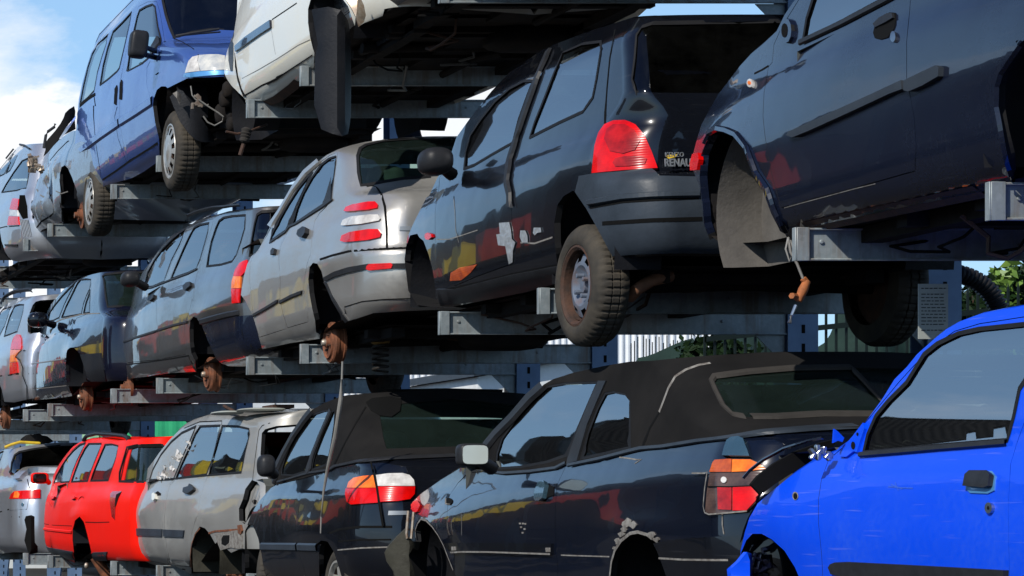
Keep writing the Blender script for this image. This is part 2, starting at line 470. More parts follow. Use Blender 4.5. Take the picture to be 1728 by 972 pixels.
M['rubber'] = simple('rubber_seal', (.012, .012, .013), .6)
M['gap'] = simple('panel_gap', (.002, .002, .002), .9)
M['bumper'] = simple('grey_bumper', (.036, .046, .060), .42, var=.35, scale=5, bump=.0012, bscale=30)
M['dark'] = simple('dark_interior', (.007, .007, .008), .8, var=.5)
M['under'] = simple('underbody', (.008, .008, .009), .85, col2=(.020, .015, .012), scale=7, bump=.004, bscale=20)
M['dash'] = simple('dashboard_plastic', (.075, .08, .075), .7, var=.3)
M['wheelgrey'] = simple('steering_wheel_plastic', (.20, .20, .19), .6)
M['seat'] = simple('seat_cloth', (.22, .23, .22), .95, var=.4, bump=.001)
M['seatgrey'] = simple('pale_seat_leather', (.36, .35, .29), .6, var=.3)
M['tyre'] = simple('tyre_rubber', (.030, .028, .025), .8, col2=(.065, .055, .042), scale=9, bump=.001)
M['tread'] = M['tyre']
M['rust'] = rusty('rust_disc', (.21, .068, .026), (.06, .024, .012))
M['rust2'] = rusty('rust_dark', (.07, .03, .016), (.022, .014, .010))
M['steelwheel'] = simple('steel_wheel', (.13, .155, .20), .5, .3, col2=(.20, .10, .055), scale=9, lo=.5, hi=.8)
M['hubcap'] = simple('silver_hubcap', (.50, .50, .47), .35, .5, col2=(.25, .23, .2), scale=14)
M['metal'] = simple('bright_metal', (.55, .55, .55), .3, 1., var=.3)
M['red_lens'] = lens('red_lens', (.70, .002, .001), (.45, .001, .001))
M['red_lens2'] = lens('red_lens_dark', (.45, .01, .01), (.2, .004, .004))
M['amber_lens'] = lens('amber_lens', (.90, .22, .02), (.7, .10, .01))
M['clear_lens'] = lens('clear_lens', (.62, .60, .57), (.35, .33, .31))
M['smoke_lens'] = lens('smoked_lens', (.10, .06, .05), (.03, .02, .02))
M['orange_dark'] = lens('dark_amber_lens', (.55, .10, .02), (.25, .04, .02))
M['headlamp'] = lens('headlamp_lens', (.55, .54, .50), (.34, .36, .38))
M['rusto'] = rusty('orange_rust', (.45, .13, .03), (.20, .07, .025))
def galv():
    m, t, o = nt('galvanised_steel'); b = nn(t, 'ShaderNodeBsdfPrincipled'); L = t.links.new
    g = nn(t, 'ShaderNodeTexCoord'); v = nn(t, 'ShaderNodeTexVoronoi'); v.inputs['Scale'].default_value = 55; L(g.outputs['Object'], v.inputs['Vector'])
    n = noise(t, 3.5, 6, .7); mp = nn(t, 'ShaderNodeMapping'); mp.inputs['Scale'].default_value = (9, 9, .9); L(g.outputs['Object'], mp.inputs[0]); n2 = noise(t, 2.0, 4, .6, mp.outputs[0])
    c = mixc(t, v.outputs['Color'], (.22, .26, .275), (.29, .325, .335)); c = mixc(t, ramp(t, n.outputs[0], .45, .75).outputs[0], c, (.15, .17, .175))
    c = mixc(t, mth(t, 'MULTIPLY', ramp(t, n2.outputs[0], .50, .72).outputs[0], .75), c, (.14, .085, .05))
    L(c, b.inputs['Base Color']); b.inputs['Roughness'].default_value = .55; b.inputs['Metallic'].default_value = .25; L(b.outputs[0], o.inputs[0]); return m
M['galv'] = galv()
M['bluesteel'] = simple('blue_grey_steel', (.14, .22, .35), .5, .1, col2=(.09, .15, .25), scale=5, bump=.0006)
def softtop():
    m, t, o = nt('soft_top_cloth'); b = nn(t, 'ShaderNodeBsdfPrincipled'); L = t.links.new
    n = noise(t, 2.2, 5, .6); n2 = noise(t, 260, 2)
    L(mixc(t, ramp(t, n.outputs[0], .35, .7).outputs[0], (.009, .0088, .009), (.017, .016, .0155)), b.inputs['Base Color']); b.inputs['Roughness'].default_value = .9; b.inputs['Specular IOR Level'].default_value = .06
    bp = nn(t, 'ShaderNodeBump'); bp.inputs['Distance'].default_value = .0006; L(n2.outputs[0], bp.inputs['Height'])
    n3 = noise(t, 3.0, 2); b2 = nn(t, 'ShaderNodeBump'); b2.inputs['Distance'].default_value = .02; L(n3.outputs[0], b2.inputs['Height']); L(bp.outputs[0], b2.inputs['Normal'])
    L(b2.outputs[0], b.inputs['Normal']); L(b.outputs[0], o.inputs[0]); return m
M['softtop'] = softtop()
def corr(name, col, col2, scale, axis='Y', rough=.5):
    m, t, o = nt(name); b = nn(t, 'ShaderNodeBsdfPrincipled'); L = t.links.new
    n = noise(t, .8, 6, .6); L(mixc(t, ramp(t, n.outputs[0], .35, .75).outputs[0], col, col2), b.inputs['Base Color']); b.inputs['Roughness'].default_value = rough
    L(b.outputs[0], o.inputs[0]); return m
M['white_clad'] = simple('white_cladding', (.72, .74, .76), .45, var=.15, scale=1.2)
M['green'] = simple('green_container_paint', (.03, .42, .17), .5, col2=(.025, .30, .13), scale=2)
M['pale_green'] = simple('pale_green_sheet', (.35, .60, .38), .5, var=.3, scale=2)
M['white_block'] = simple('painted_block', (.68, .70, .70), .7, var=.15, scale=3)
M['yellowc'] = simple('yellow_container_paint', (.70, .52, .03), .5, col2=(.55, .38, .02), scale=1)
M['redc'] = simple('red_container_paint', (.42, .022, .02), .5, col2=(.30, .02, .02), scale=1)
M['darkc'] = simple('dark_container_paint', (.006, .007, .009), .5, var=.3, scale=1)
M['shed'] = simple('dark_shed_wall', (.03, .032, .036), .7, var=.4, scale=1)
M['fence'] = simple('dark_green_fence', (.008, .014, .012), .5)
M['leaf'] = simple('hedge_leaf', (.010, .026, .008), .6, col2=(.008, .020, .006), scale=6)
M['leafb'] = simple('young_leaf', (.16, .26, .04), .5, col2=(.08, .16, .03), scale=6)
M['ground'] = simple('yard_ground', (.020, .019, .019), .9, col2=(.036, .034, .031), scale=1.3, bump=.01, bscale=9)
M['sign'] = simple('notice_board', (.34, .36, .33), .5, var=.15, scale=3)
M['ink'] = simple('dark_print', (.05, .055, .055), .6)
M['tape'] = simple('silver_tape', (.60, .62, .63), .3, .6, var=.4, scale=30, bump=.004, bscale=40)
M['mirrorglass'] = simple('mirror_glass', (.70, .76, .70), .18, .35, var=.15, scale=3)  # pale base colour stands in for the bright reflection in the glass
M['exhaust'] = simple('exhaust_pipe', (.28, .13, .07), .6, .4, col2=(.12, .06, .04), scale=10)
M['spring'] = simple('coil_spring', (.26, .23, .19), .7, .2, col2=(.10, .06, .04), scale=12)
M['wire'] = simple('wire', (.25, .24, .22), .5)
M['liner'] = simple('dusty_arch_liner', (.11, .10, .088), .85, col2=(.055, .05, .045), scale=5, bump=.002)
M['linerdk'] = simple('black_arch_liner', (.008, .009, .012), .5, col2=(.016, .016, .018), scale=5, bump=.002)
M['chrome'] = simple('badge_chrome', (.24, .26, .28), .35, .3, var=.1)
M['yellowb'] = simple('badge_yellow', (.75, .50, .04), .4)
M['chip'] = simple('chipped_filler', (.23, .22, .20), .8, col2=(.07, .055, .045), scale=40)
M['lightblue'] = paint('paint_blue_trim', (.10, .32, .62), .4, .28, .9, .05)
SKYS, SUNE = .105, 4.9
# ------------------------------------------------------------------ car kit
def prof(zs, zb, zr, tum=.235, top=None):
    e = .070; z1 = zb-.03; h = zr-.06-z1
    return [(zs-.02, .20), (zs+.04, .085), (zs+.09, .035), (zs+.2, .004), ((zs+zb)/2, .0), (zb-.19, .012), (zb-.11, .032), (zb-.055, .060), (z1, e),
            (z1+h*.33, e+tum*h*.28), (z1+h*.66, e+tum*h*.61), (zr-.06, e+tum*h), (zr+.04, e+tum*h+.08)]
def flat(segs):
    out = []
    for _, it in segs: out += it
    return out
GREENHOUSE = ('roof', 'screen', 'hood', 'nose', 'floor')
def build_car(s, root, segs, pnt, arches=(), doors=(), wins=(), rearwin=None, holes=(), glassm=None, rglass=None, gap=.0035,
              roofmat=None, roofcrown=.018, name='body', extra_excl=(), winseal=.016, doorname='door', rsym=True, farglass=True):
    T = s.tz; pm = [M[pnt], M['dark']]
    out = T(flat(segs)); A = [T(a) for a in arches]; W = [T(w) for w in wins]; D = [T(d) for d in doors]; H = [T(h) for h in holes]
    R = T(rearwin) if rearwin else None
    b = surf_mesh(s, name, pm, root, [(out, A+W+D+H+([R] if R is not None else []), (0,)), (out, A+W+([R] if R is not None else []), (1,))], lip=.03)
    for d in D:
        ds = grow(d, -gap)
        o = surf_mesh(s, doorname, pm, root, [(ds, W+A, (0,))], lip=.03)
    for w in W:
        for sd in ((0, 1) if farglass else (0,)):
            o = surf_mesh(s, 'window', glassm or M['glass'], root, [(grow(w, .006), [], (sd,))], lip=0, off=-.004)
            if winseal and o: seal(s, o, w, winseal, sd)
    if R is not None:
        o = surf_mesh(s, 'rear_window', rglass or M['glassdark'], root, [(R if rsym else grow(R, .006), [], (0, 1) if rsym else (0,))], lip=0, off=-.004)
        if winseal and o:
            seal(s, o, R, winseal*1.3, 0)
            if rsym: seal(s, o, R, winseal*1.3, 1)
    for i, (k, it) in enumerate(segs):
        nx = segs[(i+1) % len(segs)][1]
        items = it+(nx[:1] if i < len(segs)-1 else [])
        if len(items) < 2 or k == 'x': continue
        tzc = T(items, closed=False)
        if k == 'roof': cap_mesh(s, 'roof', roofmat or M[pnt], root, tzc, crown=roofcrown)
        elif k == 'deck': cap_mesh(s, 'boot_lid', M[pnt], root, tzc, crown=.02)
        elif k == 'screen': cap_mesh(s, 'windscreen', M['glassdark'], root, tzc, crown=.0, off=.06)
        elif k == 'hood': cap_mesh(s, 'bonnet', M[pnt], root, tzc, crown=.05)
        elif k == 'nose': cap_mesh(s, 'front_panel', M[pnt], root, tzc, crown=.0, off=.12)
        elif k == 'floor': cap_mesh(s, 'floor_pan', M['under'], root, tzc, crown=.0, drop=-.02)
    return b
def seal(s, o, w, wd, side):
    c = np.abs(w[:, 0]-s.tc(w[:, 1])) < .004; n = len(w); runs = []
    if not c.any(): runs = [np.concatenate([w, w[:1]])]
    else:
        st = [i for i in range(n) if c[i] and not c[(i+1) % n]]
        for i in st:
            r = [w[i]]; k = (i+1) % n
            while not c[k]: r.append(w[k]); k = (k+1) % n
            r.append(w[k]); runs.append(np.array(r))
    mesh_strips(s, 'seal', M['rubber'], o, [(r, wd) for r in runs], off=.0025, sides=(side,))
def patch(s, root, name, mat, poly, off=.004, lip=.012, sym=False, g=.05, holes=()):
    pl = s.tz(poly); hs = [s.tz(h) for h in holes]; whole = any(isinstance(i[0], str) and i[0] == 'c' for i in poly)
    if sym and not whole:
        surf_mesh(s, name, mat, root, [(pl, hs, (1,))], off=off, lip=lip, g=g)
        return surf_mesh(s, name, mat, root, [(pl, hs, (0,))], off=off, lip=lip, g=g)
    return surf_mesh(s, name, mat, root, [(pl, hs, (0, 1) if sym else (0,))], off=off, lip=lip, g=g)
def line(s, root, name, mat, px, w=.006, off=.0015, sym=False, h=0.):
    l = [(s.tz(px, closed=False), w)]
    if sym: mesh_strips(s, name, mat, root, l, off=off, h=h, sides=(1,))
    return mesh_strips(s, name, mat, root, l, off=off, h=h)
def world_of(s, px):
    tz = s.inv([px])[0]; return Vector(s.F(tz[0], tz[1])), Vector(s.N(np.array(tz[0]), np.array(tz[1])))
def arch(s, root, c, R, x_in=.26, mat='linerdk', a0=-12):
    """inner wheel housing behind an arch: c = (Y, z rel)"""
    y, z = c; x0 = float(max(s.F(max(0, y+dy_-s.yn-s.a-float(s.r(z))), z+.2)[0] for dy_ in (-.3, 0, .3)))+.02; x_in = max(x_in, x0-s.x0+.18); xc = 2*(s.x0+s.W/2)
    for sg in (0, 1):
        b = MB(); X = (lambda x: x) if not sg else (lambda x: xc-x)
        vs, fs = [], []; n = 24
        for k in range(n+1):
            th = math.radians(a0+(180-2*a0)*k/n)
            for x in (x0, x0+.04, s.x0+x_in):
                rr = R*(1.02 if x < x0+.05 else 1.0)
                vs.append((X(x), y+rr*math.cos(th), CZ+z+rr*math.sin(th)))
        for k in range(n):
            for j in range(2): fs.append((k*3+j, k*3+j+1, (k+1)*3+j+1, (k+1)*3+j))
        b.add(vs, fs, True)
        b.add([(X(s.x0+x_in), y+R*1.0*math.cos(math.radians(a0+(180-2*a0)*k/24)), CZ+z+R*math.sin(math.radians(a0+(180-2*a0)*k/24))) for k in range(25)], [tuple(range(25))])
        r = b.build('wheel_arch', M[mat], root, fix=False)
    return r
def plate(root, name, mat, px, Y, bulge=0., thick=.01, tilt=0., g=.05):
    """upright sheet standing across the view of the survey, bowed towards -Y"""
    pts = np.array([tuple(pY(x, y, Y)) for x, y in px])[:, [0, 2]]; pts = dens(pts, g)
    lo, hi = pts.min(0), pts.max(0); xm, hw = (lo[0]+hi[0])/2, (hi[0]-lo[0])/2
    G = np.array([(a, b) for a in np.arange(lo[0], hi[0], g) for b in np.arange(lo[1], hi[1], g)]); G = G[inpoly(G, pts)] if len(G) else G
    if len(G): G = np.array([q for q in G if np.abs(pts-q).max(1).min() > g*.25])
    vs = [Vector(p) for p in pts]+([Vector(p) for p in G] if len(G) else []); n = len(pts)
    r = delaunay_2d_cdt(vs, [(i, (i+1) % n) for i in range(n)], [], 0, 1e-5)
    ov = np.array([(v.x, v.y) for v in r[0]]); fl = [f for f in r[2] if inpoly(ov[list(f)].mean(0)[None], pts)[0]]
    f3 = lambda p, d: (p[0], Y-bulge*(1-((p[0]-xm)/hw)**2)+tilt*(p[1]-lo[1])+d, p[1])
    b = MB(); m = len(ov); b.add([f3(p, 0) for p in ov]+[f3(p, thick) for p in ov], [], False)
    b.f += [tuple(f) for f in fl]+[tuple(m+i for i in f[::-1]) for f in fl]; b.s += [bulge > 0]*(2*len(fl))
    ec = {}
    for f in fl:
        for p, q in zip(f, f[1:]+f[:1]): ec.setdefault((min(p, q), max(p, q)), []).append((p, q))
    for v in ec.values():
        if len(v) == 1: p, q = v[0]; b.f.append((q, p, m+p, m+q)); b.s.append(False)
    return b.build(name, M[mat] if isinstance(mat, str) else mat, root)
def text(root, body, p, h, mat, sx=1., rot=(math.pi/2, 0, 0), name='lettering', ext=.003, sp=1.0, bold=.0):
    cu = bpy.data.curves.new(name, 'FONT'); cu.body = body; cu.size = h/.7; cu.extrude = ext; cu.space_character = sp; cu.offset = bold
    o = bpy.data.objects.new(name, cu); COL.objects.link(o); bpy.context.view_layer.update()
    me = bpy.data.meshes.new_from_object(o.evaluated_get(bpy.context.evaluated_depsgraph_get())); COL.objects.unlink(o); bpy.data.objects.remove(o)
    r = link(name, me, [], root); me.materials.clear(); me.materials.append(M[mat]); r.location = p; r.rotation_euler = rot; r.scale = (sx, 1, 1); return r
def wheel(root, c, R, w, rimR, kind='steel', x0=None, axis=(-1, 0, 0), name='wheel', treadn=64):
    """c = centre of the outer face; axis points outward"""
    ax = Vector(axis).normalized(); c = Vector(c)
    e = thing_child(name, root, c)
    t = MB(); n = 96
    pr = [(rimR, -.01), (rimR+.008, .004), (rimR+.03, .012), (R-.045, .008), (R-.018, -.006), (R-.004, -.022), (R, -.04), (R, -w*.36), (R-.006, -w*.37), (R-.006, -w*.40), (R, -w*.41), (R, -w*.60), (R-.006, -w*.61), (R-.006, -w*.64), (R, -w*.65), (R, -w+.04), (R-.02, -w+.01), (rimR, -w)]
    vs, fs = [], []; m = len(pr)
    a0 = ax.cross(Vector((0, 0, 1))).normalized(); d0 = ax.cross(a0)
    for k in range(n*2):
        th = math.pi*k/n; u = a0*math.cos(th)+d0*math.sin(th); cut = (k % 4 == 0)
        for i, (r, h) in enumerate(pr):
            rr = r-(.007 if cut and 4 < i < 16 else 0)
            vs.append(ax*h+u*rr)
    N2 = n*2
    for k in range(N2):
        for i in range(m-1): fs.append((k*m+i, k*m+i+1, ((k+1) % N2)*m+i+1, ((k+1) % N2)*m+i))
    t.add(vs, fs, True)
    t.build('tyre', M['tyre'], e)
    r = MB(); q = rimR
    if kind == 'steel':
        r.lathe([(q, -.012), (q+.006, .002), (q-.004, .004), (q-.016, -.006), (q-.022, -.04), (q*.86, -.055)], (0, 0, 0), ax, 48)
        rim = r.build('rim', M['rust2'], e)
        d = MB(); NS = 64; rings = [(q*.86, -.055), (q*.80, -.035), (q*.62, -.022), (q*.52, -.020), (q*.34, -.045), (q*.2, -.05), (q*.17, -.03), (0.001, -.028)]
        vs = []; 
        for k in range(NS):
            th = 2*math.pi*k/NS; u = a0*math.cos(th)+d0*math.sin(th)
            vs += [ax*h+u*rr for rr, h in rings]
        fs = []
        for k in range(NS):
            for i in range(len(rings)-1):
                if i == 1 and (k % 8) < 4: continue
                fs.append((k*8+i, k*8+i+1, ((k+1) % NS)*8+i+1, ((k+1) % NS)*8+i))
        d.add(vs, fs, True); bl = d
        for k in range(4):
            th = math.pi/2*k+.5; u = a0*math.cos(th)+d0*math.sin(th)
            bl.lathe([(.011, -.045), (.011, -.012), (.001, -.010)], u*q*.30, ax, 8)
        d.build('disc', M['steelwheel'], e)
    elif kind == 'cap':
        r.lathe([(q, -.012), (q+.006, .003), (q-.006, .004), (q-.014, -.004), (q*.90, -.008)], (0, 0, 0), ax, 48)
        rim = r.build('rim', M['hubcap'], e)
        d = MB(); NS = 72; rings = [(q*.90, -.008), (q*.86, .004), (q*.62, .016), (q*.45, .018), (q*.3, .020), (q*.2, .026), (.001, .028)]
        vs = []
        for k in range(NS):
            th = 2*math.pi*k/NS; u = a0*math.cos(th)+d0*math.sin(th)
            vs += [ax*h+u*rr for rr, h in rings]
        R7 = len(rings); fs = []
        for k in range(NS):
            for i in range(R7-1):
                if i == 1 and (k % 6) in (0, 1, 2): continue
                fs.append((k*R7+i, k*R7+i+1, ((k+1) % NS)*R7+i+1, ((k+1) % NS)*R7+i))
        d.add(vs, fs, True); d.build('hubcap', M['hubcap'], e)
    else:
        r.lathe([(q, -.012), (q+.006, .003), (q-.008, .004), (q-.018, -.01), (q-.02, -.09)], (0, 0, 0), ax, 48)
        rim = r.build('rim', M['hubcap'], e)
        sp = MB()
        for k in range(10):
            th = 2*math.pi*k/10; u = a0*math.cos(th)+d0*math.sin(th); v = ax.cross(u)
            p = [u*.03+v*.012, u*(q-.015)+v*.018, u*(q-.015)-v*.018, u*.03-v*.012]
            sp.add([x+ax*(-.02) for x in p]+[x+ax*(-.05) for x in p], [(0,1,2,3),(4,7,6,5),(0,4,5,1),(1,5,6,2),(2,6,7,3),(3,7,4,0)])
        sp.lathe([(.045, -.05), (.045, -.012), (.001, -.006)], (0, 0, 0), ax, 20)
        sp.build('spokes', M['hubcap'], e)
    bk = MB(); bk.lathe([(q-.005, -w*.75), (.001, -w*.75)], (0, 0, 0), ax, 32); bk.lathe([(q-.024, -.02), (q-.03, -w*.75)], (0, 0, 0), ax, 32)
    bk.build('barrel', M['rust2'], e)
    return e
def thing_child(name, root, loc):
    o = bpy.data.objects.new(name, None); COL.objects.link(o); o.parent = root; o.location = loc; o.empty_display_size = .1; return o
def hub(root, c, R=.125, kind='drum', axis=(-1, 0, 0)):
    ax = Vector(axis); b = MB()
    if kind == 'drum':
        b.lathe([(.001, .008), (.030, .006), (.034, -.012), (R*.70, -.014), (R*.76, -.004), (R*.8, -.016), (R*.95, -.02), (R, -.028), (R, -.045), (R*.96, -.048), (R*.96, -.075), (R*1.04, -.078), (R*1.04, -.09), (.02, -.10)], c, ax, 40)
    else:
        b.lathe([(.001, .030), (.028, .030), (.03, .0), (.055, -.002), (.058, -.03), (.062, -.035), (R, -.037), (R, -.058), (.03, -.06)], c, ax, 40)
    o = b.build('brake_disc' if kind != 'drum' else 'brake_drum', M['rust'], root)
    n = MB(); n.lathe([(.022, .0), (.022, .022), (.016, .030), (.001, .032)], Vector(c)+ax*.0, ax, 16); n.build('hub_cap', M['clear_metal'], o)
    h = MB()
    for k in range(4):
        th = math.pi/2*k+.4; u = Vector((0, math.cos(th), math.sin(th)))
        h.lathe([(.007, -.03), (.007, .004), (.001, .005)], Vector(c)+u*.05, ax, 8)
    h.build('wheel_stud', M['rust2'], o)
    return o
M['clear_metal'] = simple('dull_metal', (.42, .38, .32), .45, .6, col2=(.25, .15, .09), scale=30)
def coil(b, c, R, h, turns=5, r=.009):
    pts = []; n = turns*14
    for k in range(n+1):
        th = 2*math.pi*turns*k/n; pts.append((c[0]+R*math.cos(th), c[1]+R*math.sin(th), c[2]+h*k/n))
    b.tube(pts, r, 6)
def underbody(s, root, zs, y0, y1, axles=(), exhaust=True, dz=0):
    b = MB(); xc = s.x0+s.W/2; z = CZ+zs
    # sills, cross members, tunnel
    for X in (s.x0+.28, xc*2-s.x0-.36): b.box(X, X+.08, y0+.25, y1-.3, z-.03, z+.03)
    b.box(xc-.13, xc+.13, y0+.5, y1-.7, z+.0, z+.06)
    for Y in np.linspace(y0+.45, y1-.5, 5): b.box(s.x0+.2, xc*2-s.x0-.2, Y, Y+.07, z-.02, z+.03)
    b.quad((s.x0+.22, y0+.15, z+.035), (2*xc-s.x0-.22, y0+.15, z+.035), (2*xc-s.x0-.22, y1-.05, z+.035), (s.x0+.22, y1-.05, z+.035))
    for ya, za in axles:
        b.tube([(s.x0+.18, ya, CZ+za), (xc, ya+.05, CZ+za+.02), (2*xc-s.x0-.18, ya, CZ+za)], .032, 10)
        for X in (s.x0+.24, 2*xc-s.x0-.24):
            b.tube([(X, ya, CZ+za), (X+.02, ya+.42, z+.04)], .028, 8)
    o = b.build('underframe', M['under'], root)
    r4 = random.Random(int(y0*10)); 
    for k in range(6):
        X = s.x0+r4.uniform(.22, .9); Y = r4.uniform(y0+.3, y1-.6); L_ = r4.uniform(.15, .6); sg = r4.uniform(.03, .16); h = MB()
        h.tube([(X+r4.uniform(-.03, .03)*q, Y+L_*q/6, z-.01-sg*math.sin(math.pi*q/6)) for q in range(7)], r4.choice([.004, .006, .009]), 5); h.build('hanging_cable', M[r4.choice(['wiredk', 'gap', 'rust2'])], root)
    for ya, za in axles:
        for X in (s.x0+.33, 2*xc-s.x0-.33):
            sp = MB(); coil(sp, (X, ya-.02, CZ+za+.02), .05, max(.12, zs-za+.16), 5); sp.build('coil_spring', M['springdk'], root)
    if exhaust:
        e = MB(); e.tube([(xc+.12, y1-.8, z-.02), (xc+.12, y0+1.1, z-.03), (xc+.18, y0+.8, z-.05)], .024, 8)
        e.ell((xc+.22, y0+.50, z-.02), (.26, .15, .075), 3, 20, 10)
        e.build('exhaust', M['under'], root)
def seats(s, root, zb, Y0, Y1, mat='seat', rows=(.35,), head=True):
    """front/rear seats seen through the glass; Y of each backrest as fraction between Y0 and Y1"""
    xc = s.x0+s.W/2
    for f in rows:
        y = Y0+(Y1-Y0)*f
        for sx in (-.36, .36):
            b = MB(); b.ell((xc+sx, y, CZ+zb-.15), (.23, .075, .30), 4, 20, 10, Matrix.Rotation(.2, 3, 'X'))
            b.ell((xc+sx, y+.25, CZ+zb-.42), (.24, .25, .08), 4, 20, 8)
            o = b.build('seat', M[mat], root)
            if head:
                h = MB(); h.ell((xc+sx, y-.07, CZ+zb+.20), (.12, .05, .085), 3, 14, 8); h.tube([(xc+sx-.05, y-.05, CZ+zb+.10), (xc+sx-.05, y-.06, CZ+zb+.18)], .008, 6); h.tube([(xc+sx+.05, y-.05, CZ+zb+.10), (xc+sx+.05, y-.06, CZ+zb+.18)], .008, 6)
                h.build('headrest', M[mat], o)
def dash(s, root, zb, Y, wheelside=-1, depth=.5):
    xc = s.x0+s.W/2; b = MB(); hw = s.W/2-.10
    pr = [(Y, zb-.32), (Y-.02, zb-.02), (Y+.06, zb+.03), (Y+depth, zb+.01), (Y+depth, zb-.3)]
    for i in range(len(pr)-1):
        b.quad((xc-hw, pr[i][0], CZ+pr[i][1]), (xc+hw, pr[i][0], CZ+pr[i][1]), (xc+hw, pr[i+1][0], CZ+pr[i+1][1]), (xc-hw, pr[i+1][0], CZ+pr[i+1][1]))
    b.ell((xc+wheelside*.36, Y+.06, CZ+zb+.03), (.17, .10, .07), 2.5, 16, 8)
    o = b.build('dashboard', M['dash'], root)
    w = MB(); c = Vector((xc+wheelside*.36, Y-.14, CZ+zb+.00)); rot = Matrix.Rotation(math.radians(-22), 3, 'X')
    pts = [c+rot @ Vector((.185*math.cos(a), 0, .185*math.sin(a))) for a in np.linspace(0, 2*math.pi, 33)]
    w.tube(pts, .015, 8, False); w.ell(c, (.07, .03, .06), 3, 12, 8)
    for a in (0, math.pi, -math.pi/2): w.tube([c, c+rot @ Vector((.18*math.cos(a), 0, .18*math.sin(a)))], .012, 6)
    w.tube([c, (c.x, Y+.1, c.z-.06)], .03, 8)
    w.build('steering_wheel', M['wheelgrey'], root)
def door_mirror(s, root, c, r=(.05, .09, .075), mat='plastic', p=3.2, glassm=None, arm=None, faceY=-1):
    """housing with the glass on the side facing backwards (-Y for cars facing away)"""
    b = MB(); b.ell(c, r, p, 24, 14)
    if arm: b.tube([c, arm], [.028, .035], 10)
    o = b.build('door_mirror', M[mat], root)
    if glassm:
        g = MB(); n = 20; vs = []
        for k in range(n):
            th = 2*math.pi*k/n; e = 2/5.
            vs.append((c[0]+r[0]*.86*math.copysign(abs(math.cos(th))**e, math.cos(th)), c[1]+faceY*(r[1]+.002), c[2]+r[2]*.82*math.copysign(abs(math.sin(th))**e, math.sin(th))))
        g.add(vs, [tuple(range(n))]); g.build('mirror_glass', M[glassm], o, fix=False)
    return o

def plain_tail(s, root, z0, z1, bz0, bz1):
    """lamps and bumper for the tail of a car that the photograph cuts off"""
    T = lambda a, b, c, d: [('t', a, c), ('t', b, c), ('t', b, d), ('t', a, d)]
    patch(s, root, 'tail_light', M['red_lens'], T(-.34, -.08, z0+.12, z1), off=.012, lip=.02, sym=True); patch(s, root, 'reversing_light', M['clear_lens'], T(-.34, -.10, z0, z0+.115), off=.012, lip=.02, sym=True)
    tc = float(s.tc(np.array((bz0+bz1)/2)))
    patch(s, root, 'rear_bumper', M['bumper'], [('t', .10, bz0+.05), ('t', tc, bz0), ('t', tc, bz1), ('t', .10, bz1)], off=.03, lip=.04); surf_mesh(s, 'rear_bumper', M['bumper'], root, [(s.tz([('t', .10, bz0+.05), ('t', tc, bz0), ('t', tc, bz1), ('t', .10, bz1)]), [], (1,))], off=.03, lip=.04)
    surf_mesh(s, 'number_plate_recess', M['plastic'], root, [(s.tz([('t', tc+.27, bz1+.06), ('t', tc-.0, bz1+.06), ('t', tc-.0, bz1+.20), ('t', tc+.27, bz1+.20)]), [], (0, 1))], off=.006, lip=.01)
# ------------------------------------------------------------------ yard, racks, background
L1, L2, L3 = (-.54, -.418), (.943, 1.065), (2.70, 2.825)
XE, XP = 4.53, 6.37       # arm tip, column face
RACKY = [8.24, 9.56, 12.13, 13.54, 16.17, 17.48, 20.24, 22.0, 25.0, 26.4, 29.3, 30.8, 33.6, 35.1, 37.9, 39.4]
def arm(col, y, z0, z1, xa, xb, tip):
    """channel-section cantilever arm; tip = -1 when the free end points to -X"""
    b = MB(); z0 += CZ; z1 += CZ; t = .008; d = .020
    b.box(xa, xb, y+d-.006, y+d, z0, z1)                                   # web
    b.box(xa, xb, y, y+d-.006, z1-t, z1); b.box(xa, xb, y, y+d-.006, z0, z0+t)   # flanges
    e = xa if tip < 0 else xb
    b.box(min(e, e-tip*.048), max(e, e-tip*.048), y-.006, y-.001, z0-.002, z1+.002)     # return lip of the end plate
    b.box(min(e, e+tip*.006), max(e, e+tip*.006), y-.006, y+d+.002, z0-.002, z1+.002)
    for bx in (.10, .34, .9, 1.5):
        b.lathe([(.009, 0), (.009, -.006), (.001, -.007)], (e-tip*bx, y+d-.0065, (z0+z1)/2+.01), (0, 1, 0), 6)
    # gusset at the column
    f = xb if tip < 0 else xa; g = f+tip*.16
    b.add([(f, y+d+.004, z0), (f, y+d+.004, z0-.16), (g, y+d+.004, z0), (f, y+d+.012, z0), (f, y+d+.012, z0-.16), (g, y+d+.012, z0)], [(0,1,2),(3,5,4),(0,3,4,1),(1,4,5,2),(2,5,3,0)])
    o = b.build('cantilever_arm', M['galv'], col)
    bv = o.modifiers.new('bevel', 'BEVEL'); bv.width = .002; bv.segments = 1; bv.limit_method = 'ANGLE'
    return o
rack_words = ['rack column nearest the camera, carrying the midnight blue car', 'rack column behind the midnight blue car, carrying the printed notice sheet',
 'rack column beside the rusty steel wheel of the black hatchback', 'rack column behind the front end of the black hatchback', 'rack column behind the rusty brake drum of the silver saloon',
 'rack column behind the front door of the silver saloon', 'rack column behind the rear brake drum of the graphite estate', 'rack column behind the front of the graphite estate', 'rack column behind the dark navy saloon, nearer of its pair',
 'rack column behind the dark navy saloon, farther of its pair', 'rack column behind the tailgate of the far silver estate', 'rack column behind the front of the far silver estate', 'first column past the silver coupe', 'second column past the silver coupe', 'next to last column at the far end', 'last column at the far end']
